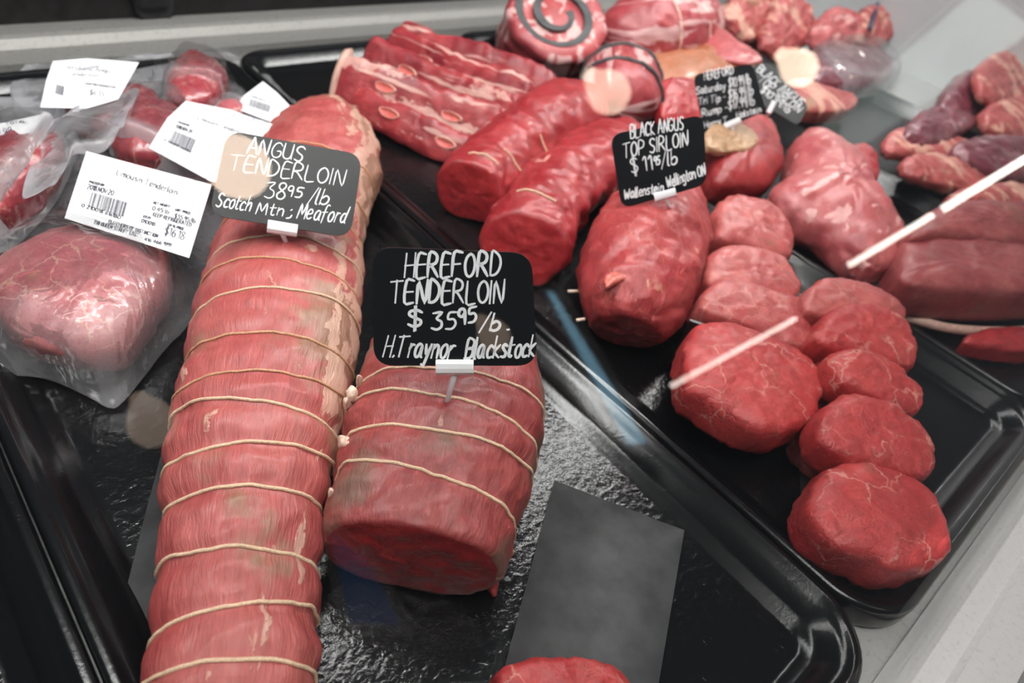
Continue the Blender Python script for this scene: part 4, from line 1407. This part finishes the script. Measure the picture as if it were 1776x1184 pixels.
# ------------------------------------------------------------------ vacuum packs
def print_on(parent, face, lines, w, bars=None, arcs=(), O=None):
    V, F = letters(face, lines, w, .00025, 0, random.Random(2), smooth=2)
    if bars:
        (x0, y0), (x1, y1), (dx, dy) = bars            # top edge start, end; drop vector
        rnd = random.Random(5)
        u = 0.0
        while u < 1:
            bw = rnd.choice((.008, .012, .02, .026))
            q = [(x0 + (x1 - x0) * t, y0 + (y1 - y0) * t) for t in (u, min(1, u + bw))]
            o = len(V)
            V += [face.at(q[0][0], q[0][1], .00025), face.at(q[1][0], q[1][1], .00025), face.at(q[1][0] + dx, q[1][1] + dy, .00025), face.at(q[0][0] + dx, q[0][1] + dy, .00025)]
            F.append([o, o + 1, o + 2, o + 3])
            u += bw + rnd.choice((.008, .012, .018, .024))
    for (cx, cy, rx, ry, rot, a0, a1, ww) in arcs:
        pts = []
        for k in range(30):
            a = math.radians(a0 + (a1 - a0) * k / 29)
            x, y = rx * math.cos(a), ry * math.sin(a)
            c_, s_ = math.cos(rot), math.sin(rot)
            pts.append(face.at(cx + x * c_ - y * s_, cy + x * s_ + y * c_, .00025))
        vs, fs = ribbon(pts, ww, face.n)
        o = len(V)
        V += vs
        F += [[i + o for i in f] for f in fs]
    return mesh_obj('printing', V, F, M['print'], parent, smooth=False, origin=None)


def pack_label(root, corners, z, tilt, lines, w, bars=None, arcs=()):
    cx = sum(c[0] for c in corners) / len(corners)
    cy = sum(c[1] for c in corners) / len(corners)
    n = Vector((-tilt[0], -tilt[1], 1)).normalized()
    fc = Face(at(cx, cy, z), n)
    O = at(cx, cy, z)
    top = []
    m = len(corners)
    for i in range(m):
        a, b_ = corners[i], corners[(i + 1) % m]
        for k in range(10):
            top.append(fc.at(a[0] + (b_[0] - a[0]) * k / 10, a[1] + (b_[1] - a[1]) * k / 10))
    bot = [p - n * .00025 for p in top]
    k = len(top)
    F = [list(range(k))[::-1], list(range(k, 2 * k))] + [[i, (i + 1) % k, k + (i + 1) % k, k + i] for i in range(k)]
    lab = mesh_obj('label', top + bot, F, M['label'], root, smooth=False, origin=O)
    V, Fp = [], []
    pr_ = print_on(None, fc, lines, w, bars, arcs)
    pr_.parent = lab
    pr_.location = -(Vector(lab.location) + root.location)
    return lab


def film_bag(root, outline, zf, lumps, m, seed=0.0, rim=.0015, wav=.003, nr=34, nout=120, steaks=()):
    """closed pillow of film: outline in pixels at height zf; lumps are (pixel, radius m, height m)"""
    pts = [at(x, y, zf) for x, y in outline]
    ol = catmull(pts, nout, closed=True)
    cen = sum(ol, Vector()) / nout
    lp = [(at(x, y, zf + h * .5), r, h) for x, y, r, h in lumps]

    sk = []
    for so, z, th, tl, _m in steaks:
        q = [v for v in catmull([at(x, y, z) for x, y in so], 72, closed=True)]
        c = sum(q, Vector()) / 72
        tab = [0.0] * 72
        for v in q:
            k = int((math.atan2(v.y - c.y, v.x - c.x) / (2 * math.pi) % 1.0) * 72) % 72
            tab[k] = max(tab[k], math.hypot(v.x - c.x, v.y - c.y))
        av = sum(t for t in tab if t) / max(1, sum(1 for t in tab if t))
        tab = [max(tab[k - 1], tab[k], tab[(k + 1) % 72]) or av for k in range(72)]
        sk.append((c, tab, z - zf + .003, th * .74, tl))

    def hgt(p, e):
        h = 0
        for c, tab, zm, hh, tl in sk:
            a = (math.atan2(p.y - c.y, p.x - c.x) / (2 * math.pi) % 1.0) * 72
            k = int(a) % 72
            r = tab[k] * (1 - a % 1) + tab[(k + 1) % 72] * (a % 1)
            u = math.hypot(p.x - c.x, p.y - c.y) / r
            sl = max(-.007, min(.007, tl[0] * (p.x - c.x) + tl[1] * (p.y - c.y)))
            q = u * .97
            if q < 1:
                h = max(h, zm + sl + hh * (1 - q ** 3.2) ** .32)
            else:
                h = max(h, (zm + sl) * (1 - smooth01((q - 1) / .30)))
        for c, r, hh in lp:
            d = math.hypot(p.x - c.x, p.y - c.y) / r
            if d < 1:
                h = max(h, hh)
            elif d < 1.9:
                h = max(h, hh * (1 - smooth01((d - 1) / .9)))
        w = nz(p, 20, seed, 2) * wav + abs(nz(p, 42, seed + 3, 2)) * wav * .5
        return h * smooth01(e / .10) + rim + max(-rim * .5, w * (.25 + smooth01(e / .3))) + (1 - smooth01(e / .12)) * max(0, nz(p, 22, seed + 8)) * .008

    V, F = [cen + Vector((0, 0, hgt(cen, 1)))], []
    MK = [0.0]
    for i in range(1, nr + 1):
        f = i / nr
        for k in range(nout):
            p = cen.lerp(ol[k], f)
            V.append(Vector((p.x, p.y, zf + hgt(p, 1 - f))))
            MK.append(smooth01((f - .72) / .2))
    for k in range(nout):
        F.append([0, 1 + k, 1 + (k + 1) % nout])
    for i in range(nr - 1):
        a, b_ = 1 + i * nout, 1 + (i + 1) * nout
        for k in range(nout):
            F.append([a + k, b_ + k, b_ + (k + 1) % nout, a + (k + 1) % nout])
    # underside
    lastb = 1 + (nr - 1) * nout
    nb = len(V)
    for k in range(nout):
        p = V[lastb + k]
        V.append(p - Vector((0, 0, .0006)))
        MK.append(1.0)
    for k in range(nout):
        F.append([lastb + k, nb + k, nb + (k + 1) % nout, lastb + (k + 1) % nout])
    V.append(Vector((cen.x, cen.y, zf)))
    MK.append(0.0)
    for k in range(nout):
        F.append([nb + k, len(V) - 1, nb + (k + 1) % nout])
    return mesh_obj('film_bag', V, F, m, root, origin=cen, attr=MK)


def pack(label, bag, zf, lumps, steaks, labels, film='film', seed=0.0):
    c = at(sum(p[0] for p in bag) / len(bag), sum(p[1] for p in bag) / len(bag), zf)
    root = empty('vacuum_pack', c)
    for i, (ol, z, th, tl, m) in enumerate(steaks):
        pebble('steak', ol, z, th, M[m], root, tilt=tl, seed=seed + i, power=.6, dome=.2, amp=.002, nscale=40)
    for lb in labels:
        pack_label(root, *lb)
    film_bag(root, bag, zf, lumps if not steaks else [], M[film], seed, steaks=steaks)
    tag(root, label, 'packed meat', 'vacuum packed steaks in the left tray')
    return root


# front pack
pack('front vacuum pack with a large marbled steak and a full price label',
     [(188, 708), (150, 688), (80, 660), (0, 652), (-90, 640), (-130, 560), (-100, 450), (30, 390), (90, 300), (140, 252), (250, 270), (375, 312), (396, 390), (375, 470), (330, 560), (262, 640), (212, 700)], .007,
     [(130, 520, .052, .036)],
     [([(-30, 500), (20, 455), (90, 420), (160, 408), (225, 420), (282, 450), (298, 490), (280, 540), (240, 600), (200, 625), (120, 628), (50, 605), (0, 560)], .026, .038, (0, .04), 'packed')],
     [([(150, 262), (367, 320), (328, 447), (112, 378)], .060, (.05, .12),
       [('Limousin Tenderloin', 202, 303, 306, 338, 10, 0), ('PACKED ON', 155, 317, 180, 323, 4, 0), ('2018.NOV.20', 151, 327, 196, 339, 8.5, 0), ('0 210018 616180', 141, 358, 208, 380, 5.5, 0),
        ('NET WEIGHT', 266, 353, 295, 360, 4, 0), ('0.45 lb', 264, 364, 292, 371, 7, 0), ('UNIT PRICE', 304, 365, 330, 372, 4, 0), ('$35.95/lb', 302, 377, 338, 387, 7, 0), ('KEEP REFRIGERATED', 265, 374, 331, 393, 6, 0),
        ('TOTAL PRICE', 290, 391, 318, 399, 4, 0), ('$16.18', 284, 406, 318, 416, 14, 0), ('BUTCHERS OF DISTINCTION', 188, 387, 273, 412, 6, 0), ('738 QUEEN STREET EAST', 162, 387, 240, 411, 6, 0), ('416 466 9191', 250, 417, 296, 428, 6, 0), ('07:39', 248, 377, 260, 380, 4, 0), ('010018', 245, 385, 268, 392, 6, 0)],
       .00062, ((160, 333), (221, 351), (-7, 25)), ((300, 250, 95, 62, .25, 40, 130, .0003),))], 'film', 3)
# left pack with the 7.99 label
pack('vacuum pack at the left edge with a label ending in 7.99',
     [(-80, 180), (0, 170), (70, 175), (120, 200), (140, 250), (110, 330), (60, 400), (0, 440), (-80, 420)], .012, [(30, 270, .04, .035)],
     [([(-60, 300), (0, 262), (60, 240), (110, 262), (90, 320), (40, 370), (-20, 390), (-60, 360)], .035, .036, (0, .1), 'packed_dark')],
     [([(-70, 225), (0, 214), (82, 196), (32, 262), (-70, 245)], .060, (0, .1), [('$47.99', -22, 246, 22, 232, 13, 0), ('TOTAL', 10, 216, 46, 212, 4, 0)], .0006)], 'film_hazy', 7)
# back left packs
pack('vacuum pack at the back with the Hereford-Angus label', [(20, 150), (70, 95), (130, 80), (240, 95), (300, 100), (290, 150), (235, 190), (160, 215), (90, 215), (40, 200)], .014, [(150, 150, .05, .03)],
     [([(110, 185), (150, 160), (230, 165), (275, 180), (265, 225), (215, 240), (140, 225)], .03, .032, (0, .1), 'packed_dark')],
     [([(92, 106), (150, 101), (241, 108), (205, 172), (150, 188), (70, 186), (80, 140)], .056, (0, .1), [('Hereford-Angus', 112, 119, 196, 127, 8, 0), ('Tenderloin', 118, 131, 170, 134, 7, 0), ('$6.35', 155, 164, 180, 168, 9, 0), ('KEEP REFRIGERATED', 148, 146, 200, 153, 3, 0)], .0005,
       ((98, 146), (112, 150), (-3, 16)))], 'film_hazy', 11)
pack('vacuum pack with a red steak behind, left of the empty tray corner', [(180, 88), (240, 72), (330, 72), (400, 95), (440, 125), (470, 160), (440, 210), (380, 190), (300, 185), (240, 160), (200, 120)], .010, [(335, 140, .04, .038)],
     [([(290, 170), (300, 122), (335, 100), (376, 116), (396, 145), (370, 178), (325, 190)], .024, .026, (0, 0), 'packed_dark')], [], 'film', 13)
pack('vacuum pack with a small white label leaning by the tip of the long roast', [(360, 170), (400, 150), (450, 130), (490, 160), (530, 205), (500, 245), (440, 235), (380, 215)], .010, [(430, 200, .03, .026)],
     [([(372, 205), (380, 190), (420, 186), (425, 205), (400, 215)], .025, .02, (0, 0), 'packed')],
     [([(456, 141), (480, 160), (516, 197), (482, 216), (408, 188), (420, 168)], .036, (.05, .1), [('2018.NOV.20', 434, 168, 470, 180, 4, 0)], .0005, ((434, 171), (470, 183), (-4, 12)))], 'film', 17)
pack('middle vacuum pack with a barcode label beside the leftmost black sign', [(190, 250), (235, 190), (290, 170), (350, 175), (470, 200), (495, 225), (470, 300), (400, 330), (330, 318), (250, 290), (205, 280)], .016, [(300, 235, .05, .03)],
     [([(196, 262), (215, 200), (255, 185), (300, 190), (340, 230), (310, 280), (240, 285)], .026, .03, (0, .1), 'packed_dark')],
     [([(322, 175), (400, 190), (478, 217), (435, 320), (365, 314), (258, 256), (290, 205)], .052, (.03, .12), [('Limousin Tenderloin', 343, 207, 425, 235, 6, 0), ('PACKED ON', 309, 213, 328, 219, 3, 0), ('2018.NOV.20', 304, 221, 332, 231, 6, 0), ('CTION', 404, 205, 448, 214, 10, 0), ('0 210018 616180', 284, 243, 330, 265, 3.5, 0), ('$17.23', 372, 278, 398, 288, 9, 0)], .0006,
       ((302, 226), (340, 242), (-9, 21)), ((410, 178, 70, 40, .2, 20, 160, .0004),))], 'film_hazy', 19)
pack('empty hazy film flap of a pack folded over left of the middle pack', [(70, 250), (110, 205), (180, 170), (240, 158), (225, 200), (190, 262), (130, 275), (90, 330), (40, 345)], .050, [(130, 240, .02, .006)], [], [], 'film_hazy', 23)
pack('purple wrapped pack beside the reflected bulb at the upper right', [(1388, 130), (1400, 90), (1450, 76), (1520, 84), (1560, 110), (1550, 150), (1500, 170), (1440, 165)], .012, [(1475, 125, .045, .03)],
     [([(1398, 130), (1415, 95), (1460, 85), (1520, 92), (1545, 118), (1530, 150), (1470, 158), (1420, 150)], .028, .03, (0, .2), 'purple')], [], 'film', 29)
steak('reddish cut lying below the purple wrapped pack', [(1345, 160), (1380, 145), (1430, 160), (1480, 178), (1465, 200), (1410, 205), (1365, 190)], .03, .026, (0, .2), 'fat_stripe', 71)

# scraps
for i, (px, py, r, lb) in enumerate(((155, 1016, 15, 'small pinkish meat scrap on the tray floor at the lower left'), (137, 1030, 8, 'tiny dark meat scrap by the tray rim at the lower left'))):
    ol = [(px + r * math.cos(a) * (1.1 if k % 2 else .9), py + r * .55 * math.sin(a)) for k, a in enumerate([k * .785 for k in range(8)])]
    o = pebble('meat_scrap', ol, ZF + (.004 if i == 0 else .006), .005, M['scrap'], None, dome=.3, amp=.0006, nscale=200, seed=80 + i, nout=36, nr=6)
    tag(o, lb, 'scrap')
# wet drops on the tray
for i, (px, py, r) in enumerate(((1652, 862, 3), (1678, 885, 3), (1626, 908, 5), (1650, 916, 4), (1630, 892, 3))):
    ol = [(px + r * math.cos(a), py + r * 1.4 * math.sin(a)) for a in [k * .785 for k in range(8)]]
    o = pebble('water_drop', ol, ZF + .0008, .0016, M['glass'], None, dome=.3, amp=0, ragged=0, seed=i, nout=24, nr=6)
    tag(o, 'tiny clear liquid drop on the black tray right of the front filet steak', 'drop', 'liquid drops on the tray')

# ------------------------------------------------------------------ price signs
price_sign([(646, 428), (922, 439), (932, 634), (648, 634)], 36, (789, 636), (776, 694), .078,
           [('HEREFORD', 702, 480, 866, 478, 40, .08), ('TENDERLOIN', 678, 525, 874, 525, 38, .06), ('$', 706, 568, 730, 568, 32, .05), ('35', 750, 572, 790, 572, 30, .1), ('95', 794, 564, 826, 558, 26, .15), ('/b', 832, 572, 864, 574, 28, .2), ('.', 881, 572, 884, 572, 6, 0),
            ('H.Traynor', 664, 618, 784, 622, 36, .2), ('Blackstock', 806, 622, 926, 618, 34, .22)],
           'front black price sign reading HEREFORD TENDERLOIN on the short dark roast', lean=.42, stroke=.00135, seedn=3, jitter=1.2, clip_w=.0185)
price_sign([(394, 226), (629, 268), (608, 412), (362, 372)], 30, (490, 396), (495, 418), .078,
           [('ANGUS', 428, 264, 524, 280, 26, .1), ('TENDERLOIN', 398, 294, 596, 322, 27, .08), ('38', 458, 342, 492, 346, 28, .1), ('95', 497, 340, 522, 344, 18, .1), ('/lb', 532, 352, 566, 356, 26, .25), ('Scotch', 374, 358, 432, 366, 24, .2), ('Mtn', 444, 370, 490, 374, 20, .2), (';', 500, 374, 505, 375, 22, 0), ('Meaford', 514, 378, 598, 386, 26, .25)],
           'leftmost black price sign reading ANGUS TENDERLOIN on the long tied roast', lean=.80, stroke=.0009, seedn=5, jitter=.8, clip_w=.0175)
price_sign([(1058, 234), (1220, 198), (1226, 320), (1078, 362)], 22, (1154, 338), (1158, 352), .092,
           [('BLACK ANGUS', 1094, 240, 1185, 224, 22, .15), ('TOP SIRLOIN', 1082, 274, 1194, 252, 24, .15), ('$', 1096, 302, 1108, 299, 28, .1), ('11', 1117, 297, 1132, 293, 24, .1), ('95', 1134, 287, 1145, 284, 14, .2), ('/lb', 1148, 290, 1174, 284, 22, .2), ('Wallenstein', 1083, 346, 1150, 332, 16, .2), ('Wellington ON', 1158, 326, 1224, 302, 18, .2)],
           'black price sign reading BLACK ANGUS TOP SIRLOIN, on the large deep red sirloin roast', lean=.35, stroke=.0011, seedn=7, jitter=.6, clip_w=.0165)
price_sign([(1202, 130), (1306, 110), (1328, 192), (1222, 238)], 14, (1271, 214), (1268, 236), .066,
           [('HEREFORD', 1222, 139, 1272, 128, 14, .1), ('Saturday', 1208, 164, 1258, 154, 12, .15), ('$10.99/lb', 1264, 152, 1302, 145, 16, .15), ('Tri Tip -', 1212, 182, 1258, 174, 12, .15), ('$16.99/lb', 1264, 172, 1306, 164, 16, .15), ('Rump -', 1218, 202, 1262, 192, 12, .15), ('$17.99/lb', 1264, 190, 1308, 182, 16, .15), ('Harry T', 1222, 222, 1262, 212, 10, .15), ('Holstein', 1278, 205, 1320, 194, 10, .15)],
           'second black price sign listing several prices, standing in the browned fat cap steak', lean=.35, stroke=.0010, seedn=9, jitter=.4, clip_w=.017)
price_sign([(1306, 112), (1338, 110), (1402, 184), (1384, 218), (1322, 180)], 10, (1338, 186), (1328, 204), .060,
           [('BLACK ANGUS', 1312, 122, 1388, 184, 13, .1), ('TOP SIRLOIN', 1314, 140, 1384, 196, 13, .1), ('$10.99/lb', 1318, 158, 1366, 196, 12, .1)],
           'tilted black price sign just behind the second one, turned edge down', lean=.6, stroke=.0010, seedn=11, jitter=.4, clip_w=.014)
